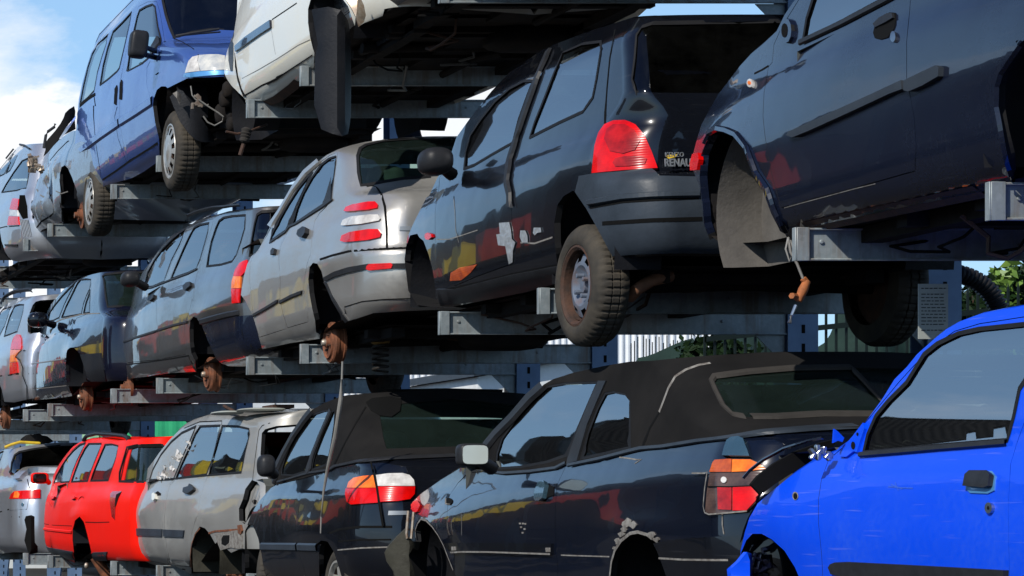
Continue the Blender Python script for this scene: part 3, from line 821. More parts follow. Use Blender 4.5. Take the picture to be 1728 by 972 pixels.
for i, y in enumerate(RACKY):
    c = thing('storage_rack', 'blue grey steel '+rack_words[i], 'storage rack', 'steel columns of the car rack', (0, 0, 0))
    b = MB(); X = XP; h = CZ+4.7
    b.box(X, X+.16, y-.005, y+.004, 0, h); b.box(X, X+.16, y+.15, y+.16, 0, h); b.box(X+.075, X+.085, y+.004, y+.15, 0, h)
    b.box(X-.09, X+.25, y-.1, y+.26, 0, .02)
    o = b.build('column', M['bluesteel'], c)
    k = MB()
    for z in np.arange(.3, 4.6+CZ, .1): k.box(X+.072, X+.090, y-.0065, y-.0052, z, z+.045)
    k.build('adjusting_slots', M['gap'], o, fix=False)['kind'] = 'stuff'
    for (z0, z1) in (L1, L2, L3):
        arm(c, y, z0, z1, XE, X-.002, -1)
    if i % 2 == 0 and i < len(RACKY)-1:
        y2 = RACKY[i+1]; q = MB()
        for (za, zb_) in ((.2, 2.0), (2.6, 3.9)):
            for a, b_ in ((za, zb_), (zb_, za)):
                q.tube([(X+.11+(.02 if a < b_ else 0), y+.16, a), (X+.11+(.02 if a < b_ else 0), y2-.01, b_)], .014, 6)
        q.build('brace_rod', M['bluesteel'], c)
    if i == 1:
        y0 = y; s1 = MB(); a = pY(1550, 479, y0-.012); b2 = pY(1600, 572, y0-.012)
        s1.box(a.x, b2.x, y0-.012, y0-.0075, b2.z, a.z); so = s1.build('notice_sheet', M['sign'], c)
        ink = MB(); zz = a.z-.015; r2 = random.Random(3)
        while zz > b2.z+.015:
            x = a.x+.010
            while x < b2.x-.014:
                wv = r2.uniform(.006, .018); ink.box(x, min(x+wv, b2.x-.01), y0-.0135, y0-.0128, zz-.0035, zz); x += wv+.005
            zz -= .0125 if r2.random() > .2 else .022
        ink.build('printed_lines', M['ink'], so, fix=False)
# yard ground
b = MB(); b.quad((-300, -60, 0), (300, -60, 0), (300, 500, 0), (-300, 500, 0)); g = b.build('ground', M['ground']); g['kind'] = 'structure'
# corrugated sheet helper (real profile)
def corrugated(b, x0, x1, y, z0, z1, pitch=.2, depth=.035, alongY=False):
    n = int(abs(x1-x0)/pitch*4); vs, fs = [], []
    for i in range(n+1):
        x = x0+(x1-x0)*i/n; d = depth*(0, 1, 1, 0)[i % 4]
        for z in (z0, z1): vs.append((y-d, x, z) if alongY else (x, y-d, z))
    for i in range(n): fs.append((2*i, 2*i+2, 2*i+3, 2*i+1))
    b.add(vs, fs)
M['netting'] = simple('dark_green_netting', (.012, .030, .024), .75, col2=(.006, .016, .014), scale=3, bump=.01, bscale=12)
# ------------------------------------------------------------------ what stands beyond the rack, and stacks added opposite for reflections
def block(name, label, cat, group, x0, x1, y0, y1, z0, z1, mat, corrug=None, axis=None):
    t = thing(name, label, cat, group, ((x0+x1)/2, (y0+y1)/2, 0)); return t
def container(label, x0, x1, y0, y1, z0, mat, group='unseen containers added opposite the rack for reflections', h=2.59):
    t = thing('shipping_container', label, 'container', group); b = MB(); z1 = z0+h
    corrugated(b, y0+.12, y1-.12, x1, z0+.12, z1-.1, .28, -.012, alongY=True); corrugated(b, y0+.12, y1-.12, x0, z0+.12, z1-.1, .28, .012, alongY=True)
    corrugated(b, x0+.12, x1-.12, y0, z0+.12, z1-.1, .28, -.012); b.quad((x0, y0, z1-.03), (x1, y0, z1-.03), (x1, y1, z1-.03), (x0, y1, z1-.03)); b.quad((x0, y0, z0+.02), (x1, y0, z0+.02), (x1, y1, z0+.02), (x0, y1, z0+.02)); b.quad((x0, y1, z0), (x1, y1, z0), (x1, y1, z1), (x0, y1, z1))
    b.build('body', M[mat], t, fix=False)
    f = MB()
    for x in (x0-.04, x1-.10):
        for y in (y0-.04, y1-.10): f.box(x, x+.14, y, y+.14, z0, z1)
    for x in (x0-.035, x1-.085):
        for za, zb_ in ((z0, z0+.12), (z1-.10, z1)): f.box(x, x+.12, y0+.1, y1-.1, za+.003, zb_-.003)
    for za, zb_ in ((z0, z0+.12), (z1-.10, z1)): f.box(x0+.1, x1-.1, y0-.035, y0+.085, za+.003, zb_-.003)
    f.build('frame', M[mat], t); return t
cols = dict(redc='red', yellowc='yellow', darkc='black')
plan = [('redc', 'redc'), ('yellowc', 'redc'), ('darkc', 'yellowc'), ('redc', 'yellowc'), ('yellowc', 'darkc'), ('yellowc', 'redc'), ('redc', 'yellowc'), ('darkc', 'redc'), ('yellowc', 'yellowc'), ('redc', 'darkc'), ('yellowc', 'redc'), ('redc', 'yellowc')]
ordn = ['first', 'second', 'third', 'fourth', 'fifth', 'sixth', 'seventh', 'eighth', 'ninth', 'tenth', 'eleventh', 'twelfth']
ordn += ['thirteenth', 'fourteenth', 'fifteenth', 'sixteenth', 'seventeenth', 'eighteenth']
rc = random.Random(21)
for i in range(18):  # stacks out of view, added to colour and darken reflections in the car sides
    y0 = 30+i*9.0; m3, m4 = plan[(i*5+3) % 12]
    if i < 3: m3 = 'darkc'
    if 3 <= i < 5: m3 = ('redc', 'yellowc')[i-3]
    if i < 6: m4 = 'darkc'
    elif i % 3 != 0 and i > 4: m3 = 'darkc'
    for lv, mm in ((0, 'darkc'), (1, 'darkc'), (2, m3), (3, m4)):
        if lv == 3 and i % 4 == 1: continue
        container(f'{cols[mm]} container added unseen for reflections, {["ground", "second", "third", "top"][lv]} layer of the {ordn[i]} stack facing the rack', -16.2, -10.1, y0, y0+2.44, lv*2.62, mm)
# hall, silo, low shed
t = thing('warehouse', 'white corrugated warehouse beyond the rack with a dark roller door', 'building'); b = MB()
X0, X1 = (560-PX)*80/FPX, (1218-PX)*80/FPX
corrugated(b, X0, X1, 80, 0, 9.5, .20, .05); b.box(X0, X1, 80.1, 120, 0, 9.5); b.build('wall', M['white_clad'], t)
b = MB(); b.box((704-PX)*80/FPX, (790-PX)*80/FPX, 79.8, 79.93, 0, CZ+zrel(650, 80)); b.build('door', M['shed'], t)
b = MB(); b.box(X0-.3, X1+.3, 79.7, 120.4, 9.5, 9.9); b.build('roof', M['bluesteel'], t)
t = thing('silo', 'white cylindrical silo standing in front of the warehouse', 'silo'); b = MB(); xs = (787-PX)*74/FPX
b.lathe([(.001, 9.2), (.31, 8.8), (.31, 0)], (xs, 74, 0), (0, 0, 1), 32); b.build('tank', M['white_block'], t); b = MB()
for z in (2.2, 4.6, 7.0): b.lathe([(.31, z), (.325, z), (.325, z+.06), (.31, z+.06)], (xs, 74, 0), (0, 0, 1), 32)
b.build('hoop', M['galv'], t)
t = thing('workshop', 'low grey workshop with a sloping roof beside the warehouse', 'building'); b = MB(); xa, xb = (806-PX)*70/FPX, (1002-PX)*70/FPX
za, zb_ = CZ+zrel(636, 70), CZ+zrel(600, 70)
b.add([(xa, 70, 0), (xb, 70, 0), (xb, 70, zb_), (xa, 70, za), (xa, 78, 0), (xb, 78, 0), (xb, 78, zb_), (xa, 78, za)], [(0,1,2,3),(4,7,6,5),(0,3,7,4),(1,5,6,2),(3,2,6,7)]); b.build('wall', M['white_block'], t)
b = MB(); b.add([(xa-.2, 69.7, za), (xb, 69.7, zb_), (xb, 78, zb_), (xa-.2, 78, za), (xa-.2, 69.7, za+.2), (xb, 69.7, zb_+.2), (xb, 78, zb_+.2), (xa-.2, 78, za+.2)], [(0,1,2,3),(4,7,6,5),(0,4,5,1),(0,3,7,4),(1,5,6,2)]); b.build('roof', M['bumper'], t)
b = MB(); b.box((850-PX)*70/FPX, (864-PX)*70/FPX, 69.9, 69.97, CZ+zrel(662, 70), CZ+zrel(645, 70)); b.build('window', M['shed'], t)
t = thing('block_building', 'white panel building beyond the middle of the rack', 'building'); b = MB(); xa, xb = (420-PX)*60/FPX, (532-PX)*60/FPX
b.box(xa, xb, 60, 66, 0, CZ+zrel(655, 60)); b.build('wall', M['white_block'], t); b = MB()
for z in np.arange(.4, 4.6, .30): b.box(xa, xb, 59.985, 59.998, z, z+.02)
for x in np.arange(xa+.6, xb, .9): b.box(x, x+.02, 59.98, 59.996, 0, CZ+zrel(655, 60))
b.build('panel_joints', M['chip'], t, fix=False)
t = thing('block_building', 'white panel building beyond the far left end of the rack', 'building'); b = MB(); xa, xb = (-60-PX)*62/FPX, (98-PX)*62/FPX
b.box(xa, xb, 62, 68, 0, CZ+zrel(690, 62)); b.build('wall', M['white_block'], t); b = MB()
for z in np.arange(.4, 4.2, .30): b.box(xa, xb, 61.985, 61.998, z, z+.02)
b.box((76-PX)*62/FPX, (82-PX)*62/FPX, 61.95, 61.97, 2.6, CZ+zrel(720, 62)); b.build('panel_joints', M['chip'], t, fix=False)
container('bright green shipping container behind the rack', (238-PX)*50/FPX, (344-PX)*50/FPX, 50, 62, .75, 'green', 'green containers behind the rack')
container('pale green ribbed container behind the rack', (158-PX)*52/FPX, (207-PX)*52/FPX, 52, 60, .60, 'pale_green', 'green containers behind the rack', h=2.7)
# railing and hedge on the right
t = thing('railing', 'dark green steel railing with pointed pales behind the rack', 'fence'); b = MB(); xa, xb = (1190-PX)*24/FPX, (1800-PX)*24/FPX
def ztop(x): u = (x*FPX/24+PX); return CZ+zrel(532-(u-1190)*.10, 24)
n = int((xb-xa)/.095)
for i in range(n):
    x = xa+i*.095; zt = ztop(x); b.box(x-.009, x+.009, 24, 24.02, 0, zt-.05); b.add([(x-.009, 24, zt-.05), (x+.009, 24, zt-.05), (x+.009, 24.02, zt-.05), (x-.009, 24.02, zt-.05), (x, 24.01, zt+.03)], [(0,1,4),(1,2,4),(2,3,4),(3,0,4)])
b.build('pales', M['fence'], t, fix=False); b = MB()
for d in (.25, 1.6): b.add([(xa, 23.97, ztop(xa)-d), (xb, 23.97, ztop(xb)-d), (xb, 23.97, ztop(xb)-d+.05), (xa, 23.97, ztop(xa)-d+.05), (xa, 24.0, ztop(xa)-d), (xb, 24.0, ztop(xb)-d), (xb, 24.0, ztop(xb)-d+.05), (xa, 24.0, ztop(xa)-d+.05)], [(0,1,2,3),(0,4,5,1),(3,2,6,7),(4,7,6,5)])
b.build('rails', M['fence'], t)
t = thing('railing', 'tall thin pales standing in front of the white warehouse', 'fence'); b = MB(); r2 = random.Random(8)
for u in np.arange(1066, 1212, 6.0):
    x = (u-PX)*46/FPX; b.tube([(x, 46, 0), (x+r2.uniform(-.02, .02), 46, CZ+zrel(568+r2.uniform(-4, 12), 46))], .010, 5)
b.box((1066-PX)*46/FPX, (1212-PX)*46/FPX, 46.0, 46.03, 2.6, 2.66)
b.build('pales', M['fence'], t)
t = thing('green_mound', 'dark green netting mound behind the railing', 'tarpaulin'); b = MB(); vs, fs = [], []; NX, NZ = 60, 10
for i in range(NX+1):
    u = 1200+(1900-1200)*i/NX; x = (u-PX)*27/FPX
    yt = 610-95*math.exp(-((u-1420)/75)**2)-95*math.exp(-((u-1600)/60)**2)-110*max(0, min(1, (u-1560)/80))-12*math.sin(u*.045)-(20 if 1215 < u < 1300 else 0)
    for k in range(NZ+1):
        f = k/NZ; vs.append((x, 27+2.0*(f**2)+.25*math.sin(u*.03+f*3), (CZ+zrel(yt, 27+2*f*f))*f))
for i in range(NX):
    for k in range(NZ): fs.append((i*(NZ+1)+k, (i+1)*(NZ+1)+k, (i+1)*(NZ+1)+k+1, i*(NZ+1)+k+1))
b.add(vs, fs, True); b.build('sheet', M['netting'], t)
def hedge(name, label, group, u0, u1, Y, ytop, n, sz=.055, mats='leaf', seed=1, dep=1.2):
    t = thing(name, label, 'hedge' if name == 'hedge' else 'shrub', group); r2 = random.Random(seed); b = MB()
    for i in range(n):
        u = r2.uniform(u0, u1); y = Y+r2.uniform(0, dep); x = (u-PX)*Y/FPX; zt = CZ+zrel(ytop(u), Y); z = zt-abs(r2.gauss(0, .5))*1.2+.05
        if math.sin(x*7+z*5)+math.sin(x*3.1-z*8) < -1.1: continue
        if z < .1: continue
        a, e = r2.uniform(0, 6.28), r2.uniform(-1, 1.2); u1_ = Vector((math.cos(a)*math.cos(e), math.sin(a)*math.cos(e), math.sin(e))); v1 = u1_.cross(Vector((r2.random(), r2.random(), r2.random()))).normalized()
        c = Vector((x, y, z)); k = sz*r2.uniform(.6, 1.4); b.add([c-u1_*k, c+v1*k*.45, c+u1_*k, c-v1*k*.45], [(0, 1, 2, 3)])
    b.build('foliage', M[mats], t, fix=False); s = MB()
    for i in range(max(3, int((u1-u0)/25))):
        u = u0+(u1-u0)*(i+.5)/max(3, int((u1-u0)/25)); x = (u-PX)*Y/FPX; zt = CZ+zrel(ytop(u), Y)
        s.tube([(x, Y+.4, 0), (x+.1, Y+.45, zt*.5), (x+r2.uniform(-.2, .2), Y+.4, zt*.93)], [.03, .02, .008], 6)
    s.build('stem', M['rust2'], t); return t
hedge('hedge', 'leafy green hedge growing over the railing at the right', 'hedges behind the railing', 1640, 1900, 25, lambda u: 512-max(0, u-1650)*.42+9*math.sin(u*.2), 9000, seed=3)
hedge('hedge', 'small dark leafy hedge seen between the columns under the midnight blue car', 'hedges behind the railing', 1224, 1284, 26, lambda u: 566+8*math.sin(u*.35), 2200, seed=4)
hedge('shrub', 'sunlit young shoots rising above the hedge at the right', None, 1694, 1728, 24.8, lambda u: 446+abs(u-1712)*1.2, 220, sz=.06, mats='leafb', seed=5, dep=.3)
# odd things on and around the rack
t = thing('corrugated_hose', 'black ribbed plastic hose bent in an arc beside the notice sheet', 'hose'); b = MB()
pts = []; c0 = pY(1600, 552, 15.6); R = .33; n = 150
for k in range(n+1):
    th = math.radians(160-175*k/n); p = Vector((c0.x+R*math.cos(th)*1.0, 15.6, c0.z+R*math.sin(th)*1.0)); pts.append(p)
b.tube(pts, [(.058 if (k//2) % 2 else .045) for k in range(n+1)], 12); b.build('hose', M['linerdk'], t)
t = thing('hanging_wheel_hub', 'orange rusted ball joint hanging on a wire below the midnight blue car', 'scrap part'); b = MB(); Y = 9.7
b.tube([pY(*q, Y) for q in ((1330, 400), (1334, 425), (1345, 445), (1355, 470))], .005, 6); b.tube([pY(*q, Y) for q in ((1330, 402), (1326, 420), (1332, 440), (1340, 425), (1334, 405))], .004, 6); b.build('wire', M['wire'], t)
b = MB(); b.tube([pY(1362, 474, Y), pY(1355, 490, Y), pY(1347, 508, Y)], [.014, .018, .013], 10); b.tube([pY(1336, 499, Y-.02), pY(1352, 503, Y+.02)], .012, 6); b.tube([pY(1355, 470, Y), pY(1362, 478, Y)], .012, 6); b.build('joint', M['rusto'], t)
b = MB(); b.tube([pY(1343, 515, Y), pY(1336, 532, Y), pY(1332, 545, Y)], [.007, .006, .009], 8); b.build('bolt', M['metal'], t)
def car_city():
    c = Car('city_car', 'bright blue city car with damaged front wing, at the right', 'car', CARGRP).root
    s = Surf(6.2, prof(-.44, .215, .72), [(-.5, .06), (-.2, 0), (.0, .02), (.3, .10), (.7, .40)], a=.28, b=.20, L=4.0, bow=.05, bumps=[(3.25, .0, .35, .16, .03), (1.5, .12, 1.2, .05, .010)])
    segs = [('roof', [('c', 422), ('t', -.2, .69), ('t', .5, .715)]+[(1800, 506)]+P('PB', '1715 618 1600 638 1500 658 1400 695 1340 730 1290 770')), ('screen', P('PB', '1200 850 1150 912 1090 972')+P('SB', '1030 120 920 270')),
            ('hood', P('SB', '840 345 782 386 680 430 590 490 500 562 430 622 390 692 368 762')), ('nose', P('SB', '348 850 345 940')+[(1245, 990), (1250, 1050)]),
            ('floor', [(1262, 1078), (1450, 1100), (1900, 1170), (2100, 1190), ('c', 1200)])]
    fa = P('SB', '338 1010 350 860 375 800 405 768 450 768 500 796 560 850 610 930 640 1000')+[(1365, 1060), (1375, 1200), (1225, 1200)]
    door = P('SB', '756 1120 745 1000 738 870 723 720 723 600 738 500 772 410 838 352 900 290')+P('PB', '1110 985 1190 897 1300 794 1380 738 1500 702 1728 667')+[(1800, 525), (1850, 545), (1800, 640), (1742, 690)]+P('SB', '1715 240 1682 330 1652 430 1642 600 1642 800 1650 1130')+[(1702, 1090), (1540, 1075)]
    w = P('SB', '942 378 962 290 1002 200 1060 130 1100 90 1150 40')+P('PB', '1235 852 1300 800 1400 752 1500 730 1728 706')+[(1770, 545), (1745, 620)]+P('SB', '1695 70 1668 200 1636 318 1300 345')
    w2 = [(1905, 760), (1880, 700), (1860, 640), (1900, 560), (1960, 540), (2100, 545), (2200, 600), (2240, 690), (2200, 740)]
    build_car(s, c, segs, 'blue', [fa], [door], [w, w2], [('t', -.40, .30), ('t', -.42, .60), ('c', 468), ('c', 662)], gap=.003); plain_tail(s, c, -.02, .22, -.38, -.08)
    line(s, c, 'window_strip', M['plastic'], P('SB', '932 388 1100 374 1300 356 1640 328'), .022, off=.004, h=.01)
    patch(s, c, 'mirror_panel', M['blue'], P('SB', '905 372 870 400 840 400 838 372 900 300 950 235 958 262 935 330 920 378'), off=.010, lip=.012)
    patch(s, c, 'mirror_hole', M['gap'], round_px('SB', 906, 345, 9, 19), off=.013, lip=.002); patch(s, c, 'mirror_hole', M['gap'], round_px('SB', 927, 290, 4, 8), off=.013, lip=.002)
    patch(s, c, 'handle_recess', M['lightblue'], P('SB', '1438 550 1448 488 1470 468 1565 468 1582 490 1576 560 1545 575 1460 572'), off=.004, lip=.006)
    patch(s, c, 'door_handle', M['plastic'], P('SB', '1446 540 1454 492 1474 476 1560 476 1574 490 1569 540 1548 548'), off=.020, lip=.018)
    patch(s, c, 'door_lock', M['metal'], round_px('SB', 1557, 645, 18, 27), off=.010, lip=.01); patch(s, c, 'key_slot', M['gap'], round_px('SB', 1557, 645, 4, 10), off=.0115, lip=.001)
    patch(s, c, 'rubbing_strip', M['plastic'], P('SB', '792 930 802 914 825 905 870 903 1050 912 1250 922 1450 933 1642 944')+[(1702, 985)]+P('SB', '1400 1000 1100 990 860 975 805 962'), off=.018, lip=.02)
    patch(s, c, 'wing_hole', M['chip'], round_px('SB', 614, 586, 14, 20), off=.003, lip=.002); patch(s, c, 'wing_hole', M['gap'], round_px('SB', 617, 588, 9, 15), off=.005, lip=.002)
    plate(c, 'bonnet_seal', 'gap', P('SB', '400 530 428 490 500 428 600 370 720 330 800 312 805 335 760 385 690 412 600 462 500 530 440 580'), 9.75, bulge=.03, thick=.02)
    line(s, c, 'bonnet_edge', M['navy'], P('SB', '400 520 428 487 500 425 600 367 720 327 790 312'), .010, off=.03, h=.01)
    plate(c, 'torn_bracket', 'blue', P('SB', '795 330 800 262 815 272 848 305 840 325 820 318'), 9.3)
    b = MB(); r2 = random.Random(2)
    for k in range(14): b.ell(pY(1128+(690+85*r2.random())/2.858, 632+(350+50*r2.random())/2.858, 9.35), (.016, .012, .008), 4, 8, 5, Matrix.Rotation(r2.uniform(0, 3), 3, 'Y'))
    b.build('crumpled_foil', M['metal'], c)
    plate(c, 'bumper_remnant', 'blue', P('SB', '300 980 298 940 320 900 345 855 370 862 395 900 402 940 405 1010 380 1080 320 1080'), 9.95, bulge=.06, thick=.03)
    b = MB()
    for k in range(10): b.ell(pY(1128+(370+150*r2.random())/2.858, 632+(850+110*r2.random())/2.858, 10.0), (.035*r2.random()+.01, .02, .006), 12, 8, 4, Matrix.Rotation(r2.uniform(0, 3), 3, 'Y') @ Matrix.Rotation(r2.uniform(0, 3), 3, 'X'))
    b.build('broken_bits', M['navy'], c)
    b = MB(); b.tube([pY(1286, 929, 9.9), pY(1300, 925, 9.9), pY(1312, 917, 9.9)], .012, 6); b.build('bracket', M['punto'], c)
    for q in ('1062 540 1120 546 1180 548', '1095 520 1110 560', '1075 530 1130 552'):
        line(s, c, 'scratch', M['bluescr'], P('SB', q), .004, off=.0012)
    arch(s, c, (9.75, -.28), .36, a0=-20); arch(s, c, (7.3, -.25), .34); wheel(c, (4.56, 7.3, CZ-.42), .27, .15, .17, 'cap')
    dash(s, c, .21, 9.35); seats(s, c, .20, 6.8, 9.6, rows=(.40,)); underbody(s, c, -.44, 6.4, 9.8)
def car_cabrio():
    c = Car('convertible_car', 'black convertible with a square mirror and battered wheel arches', 'car', CARGRP).root
    s = Surf(10.0, prof(-.45, .315, .80, tum=.25), [(-.5, .04), (-.2, .0), (.02, .02), (.10, .05), (.30, .10), (.36, .30), (.62, .80), (.76, 1.1)], a=.30, b=.21, L=4.1, tilt=-.045, crown=.04, bumps=[(.55, -.08, .42, .08, .018), (3.2, -.05, .45, .10, .02)])
    belt = P('GC', '1240 464 1000 482 880 499 640 524 450 556 330 582')+P('GA', '1500 575 1438 588 1250 636 1130 660 1060 674 900 700 700 720 610 703')
    segs = [('deck', [('c', 721)]+P('GC', '1480 452')+belt), ('hood', P('GB', '720 100 660 92 600 130 500 190 400 260 330 310 290 350 262 400')), ('nose', P('GB', '248 450 225 560 215 640')),
            ('floor', [(684, 1000), (700, 1032), (1000, 1065), (1150, 1080), ('c', 1085)])]
    fa = P('GB', '296 690 290 600 310 545 340 508 380 518 430 568 480 640 522 720 560 820 600 920 640 1010')+[(790, 1060), (790, 1200), (660, 1200), (660, 960)]+P('GB', '240 760')
    ra = P('GD', '262 1000 275 880 300 800 340 740 400 692 450 682 520 702 575 745 622 822 662 902 692 1000')+[(1150, 1200), (1015, 1200)]
    d1 = P('GB', '665 1010 605 790 562 600 548 480 560 330 640 210 720 130')+P('GA', '605 708 700 724 900 704 1052 678 1045 700 1002 790 992 960')+P('GB', '1425 600 1440 800 1450 1000')+[(945, 1040), (790, 1040)]
    build_car(s, c, segs, 'darkgreen', [fa, ra], [d1], [], None)
    top = [('roof', [('c', 597)]+P('GC', '1400 84 1250 62 1100 53 900 56 700 68 500 84 330 100')+[(1055, 612), (1020, 618), (970, 629), (935, 640)]), ('screen', P('GA', '930 204 850 276 750 391 650 491 590 561')), ('x', P('GA', '575 640 610 703')), ('x', belt[::-1]+P('GC', '1480 452')+[('c', 721)])]
    w1 = P('GA', '640 700 652 600 682 512 740 432 800 352 870 282 942 212 1050 192 1252 185 1200 300 1132 460 1070 622 960 660 800 690')
    w2 = P('GA', '1135 645 1180 482 1240 332 1282 252 1332 241 1400 256 1434 300 1438 578 1300 610')
    rw = P('GC', '885 400 822 388 772 340 732 260 708 205 722 182 900 158 1150 138')+[('c', 622), ('c', 701)]+P('GC', '1300 385 1050 400')
    T = s.tz; o_ = T(flat(top)); W = [T(w1), T(w2)]; R = T(rw)
    surf_mesh(s, 'soft_top', [M['softtop'], M['dark']], c, [(o_, W+[R], (0,)), (o_, W+[R], (1,))], lip=.02, off=.004)
    for w in W:
        for sd in (0, 1):
            o = surf_mesh(s, 'window', M['glass'], c, [(grow(w, .006), [], (sd,))], lip=0, off=-.002); seal(s, o, w, .022, sd)
    o = surf_mesh(s, 'rear_window', M['glassgreen'], c, [(R, [], (0, 1))], lip=0, off=0)
    mesh_strips(s, 'window_rim', M['chip2'], o, [(np.concatenate([R, R[:1]])[:int(len(R)*1)], .024)], off=.006, h=.008)
    cap_mesh(s, 'soft_roof', M['softtop'], c, T(top[0][1]+top[1][1][:1], closed=False), crown=.012); cap_mesh(s, 'windscreen', M['glass'], c, T(top[1][1]+[top[2][1][0]], closed=False), crown=0, off=.06)
    patch(s, c, 'window_pillar', M['plastic'], P('GA', '1255 184 1300 184 1240 320 1190 440 1130 652 1070 668 1078 630 1135 470 1205 300'), off=.012, lip=.012)
    line(s, c, 'windscreen_frame', M['plastic'], P('GA', '595 600 600 562 655 494 755 394 855 279 935 208'), .045, off=.008, h=.015)
    line(s, c, 'belt_trim', M['bumper'], P('GA', '600 712 700 722 850 712 1000 692 1062 660'), .018, off=.006, h=.006); line(s, c, 'belt_trim', M['bumper'], P('GA', '1075 676 1250 640 1438 592 1500 577')+P('GC', '450 557 640 526 880 500 1000 484 1240 465 1480 453'), .020, off=.006, h=.008)
    line(s, c, 'hood_seam', M['chip'], P('GC', '430 370 480 240 515 180 570 145 640 120 700 110'), .008, off=.006); line(s, c, 'hood_seam', M['gap'], P('GC', '330 580 378 455 430 370'), .006, off=.005)
    # tail lamp
    patch(s, c, 'tail_light_base', M['smoke_lens'], P('GD', '903 540 912 430 930 310 955 238 966 220 1060 213 1190 216 1245 240 1300 290 1260 400 1220 500 1165 556 1050 556 930 568 908 558'), off=.010, lip=.02, sym=True)
    patch(s, c, 'indicator_light', M['orange_dark'], P('GD', '935 300 955 240 968 224 1060 218 1075 220 1070 300'), off=.015, lip=.004); patch(s, c, 'indicator_light', M['amber_lens'], P('GD', '1075 300 1080 222 1190 222 1242 245 1285 280 1180 296'), off=.015, lip=.004)
    patch(s, c, 'reversing_light', M['clear_lens'], round_px('GD', 1025, 350, 18, 20), off=.015, lip=.004); patch(s, c, 'lamp_band', M['gap'], P('GD', '925 388 1062 392 1190 388 1265 392 1262 398 1190 396 1062 400 925 396'), off=.0155, lip=.002)
    patch(s, c, 'fog_light', M['red_lens2'], P('GD', '990 540 985 398 1074 396 1074 545'), off=.015, lip=.004); patch(s, c, 'brake_light', M['red_lens'], P('GD', '1082 548 1082 396 1190 394 1262 400 1222 490 1168 548'), off=.015, lip=.004)
    line(s, c, 'lamp_scrape', M['chip'], P('GD', '820 308 905 308 920 300 905 400 895 520 905 560 930 572 1060 562 1170 552'), .006, off=.014)
    patch(s, c, 'corner_cap', M['blue_grey'], P('GD', '1030 208 1045 150 1062 105 1090 84 1130 80 1160 95 1172 140 1195 210'), off=.03, lip=.035)
    patch(s, c, 'rear_bumper', M['black'], P('GD', '600 752 640 742 800 725 1000 716 1120 712')+[('c', 905), ('c', 1020)]+[(1160, 1025), (1140, 1000)]+P('GD', '690 980 655 880 625 800'), off=.035, lip=.05, sym=True)
    line(s, c, 'bumper_groove', M['chip'], P('GD', '640 850 800 862 1000 866 1080 866'), .008, off=.037)
    patch(s, c, 'door_handle', M['gap'], P('GA', '880 850 885 808 925 775 985 800 985 850 930 870'), off=.004, lip=.004); patch(s, c, 'handle_grip', M['blue_grey'], P('GA', '895 872 902 820 922 778 950 775 960 795 945 870 925 884 905 884'), off=.025, lip=.02)
    patch(s, c, 'side_moulding', M['black'], P('GB', '545 702 620 700 900 700 1200 704 1415 706 1412 790 1200 785 900 775 700 775 605 780 560 745'), off=.014, lip=.018)
    line(s, c, 'side_moulding_edge', M['chip'], P('GB', '600 778 700 773 900 775 1200 785 1410 792'), .008, off=.016)
    patch(s, c, 'moulding_bracket', M['chip'], P('GB', '610 730 645 730 645 760 612 762'), off=.017, lip=.004); patch(s, c, 'moulding_bracket', M['chip'], P('GB', '1375 740 1410 740 1410 775 1378 775'), off=.017, lip=.004)
    line(s, c, 'sill_line', M['chip'], P('GD', '-50 836 0 838 265 846'), .006)
    # battered arches: flaked filler
    r2 = random.Random(4)
    base = P('GD', '268 985 280 880 303 802 342 742 400 695 452 685 522 705 577 748 624 825 664 905 688 985')
    line(s, c, 'arch_rim', M['chip'], base, .014, off=.003); fr = P('GB', '300 660 294 600 314 545 342 508 382 520 432 570 482 642 524 722 562 822 602 922'); line(s, c, 'arch_rim', M['chip'], fr, .010, off=.003)
    for (x, y, r) in ((380, 630, 34), (420, 640, 26), (360, 670, 20), (345, 700, 22), (320, 745, 20), (300, 790, 14), (540, 705, 28), (575, 735, 18), (600, 785, 12), (620, 815, 12)):
        q = ' '.join(f'{x+r*(.55+.6*r2.random())*math.cos(a):.0f} {y+r*(.55+.6*r2.random())*math.sin(a):.0f}' for a in np.linspace(0, 6.28, 10)[:-1]); patch(s, c, 'flaked_filler', M['chip'], P('GD', q), off=.004, lip=.004, g=.02)
    line(s, c, 'scratch', M['chip'], P('GD', '330 200 380 205 440 215 475 212 430 240'), .006); line(s, c, 'scratch', M['chip'], P('GB', '665 455 670 540 668 640'), .004); line(s, c, 'scratch', M['chip'], P('GD', '1000 570 1000 640 1010 700'), .006)
    for (x, y) in ((1140, 545), (1165, 545), (1185, 548), (1150, 575), (1178, 590), (1162, 620)): patch(s, c, 'paint_chip', M['chip'], P('GB', f'{x-8} {y-6} {x+7} {y-8} {x+9} {y+5} {x-4} {y+8}'), off=.002, lip=.001, g=.02)
    patch(s, c, 'side_repeater', M['gap'], round_px('GB', 570, 365, 26, 26), off=.004, lip=.004); patch(s, c, 'repeater_rim', M['chip'], P('GB', '540 345 548 345 550 385 580 388 580 394 540 392'), off=.006, lip=.002)
    patch(s, c, 'marker_lamp', M['red_lens'], P('GB', '268 400 290 370 320 362 345 400 320 450 290 465'), off=.010, lip=.02)
    plate(c, 'torn_bumper', 'liner_dark', P('GB', '50 780 70 720 120 640 185 570 180 640 230 690 330 700 300 760 230 740 190 800 230 900 260 1000')+[(694, 1060), (672, 1060)]+P('GB', '95 930 60 850'), 13.9, bulge=.10, thick=.02)
    b = MB(); b.tube([pY(*q, 13.8) for q in ((689, 862), (686, 900), (687, 908), (694, 909), (698, 864))], .008, 6); b.build('bumper_bracket', M['clear_metal'], c)
    door_mirror(s, c, pX(796, 767.5, 4.33), (.072, .05, .056), 'plastic', 4.5, 'mirrorglass', pX(829, 790, 4.50))
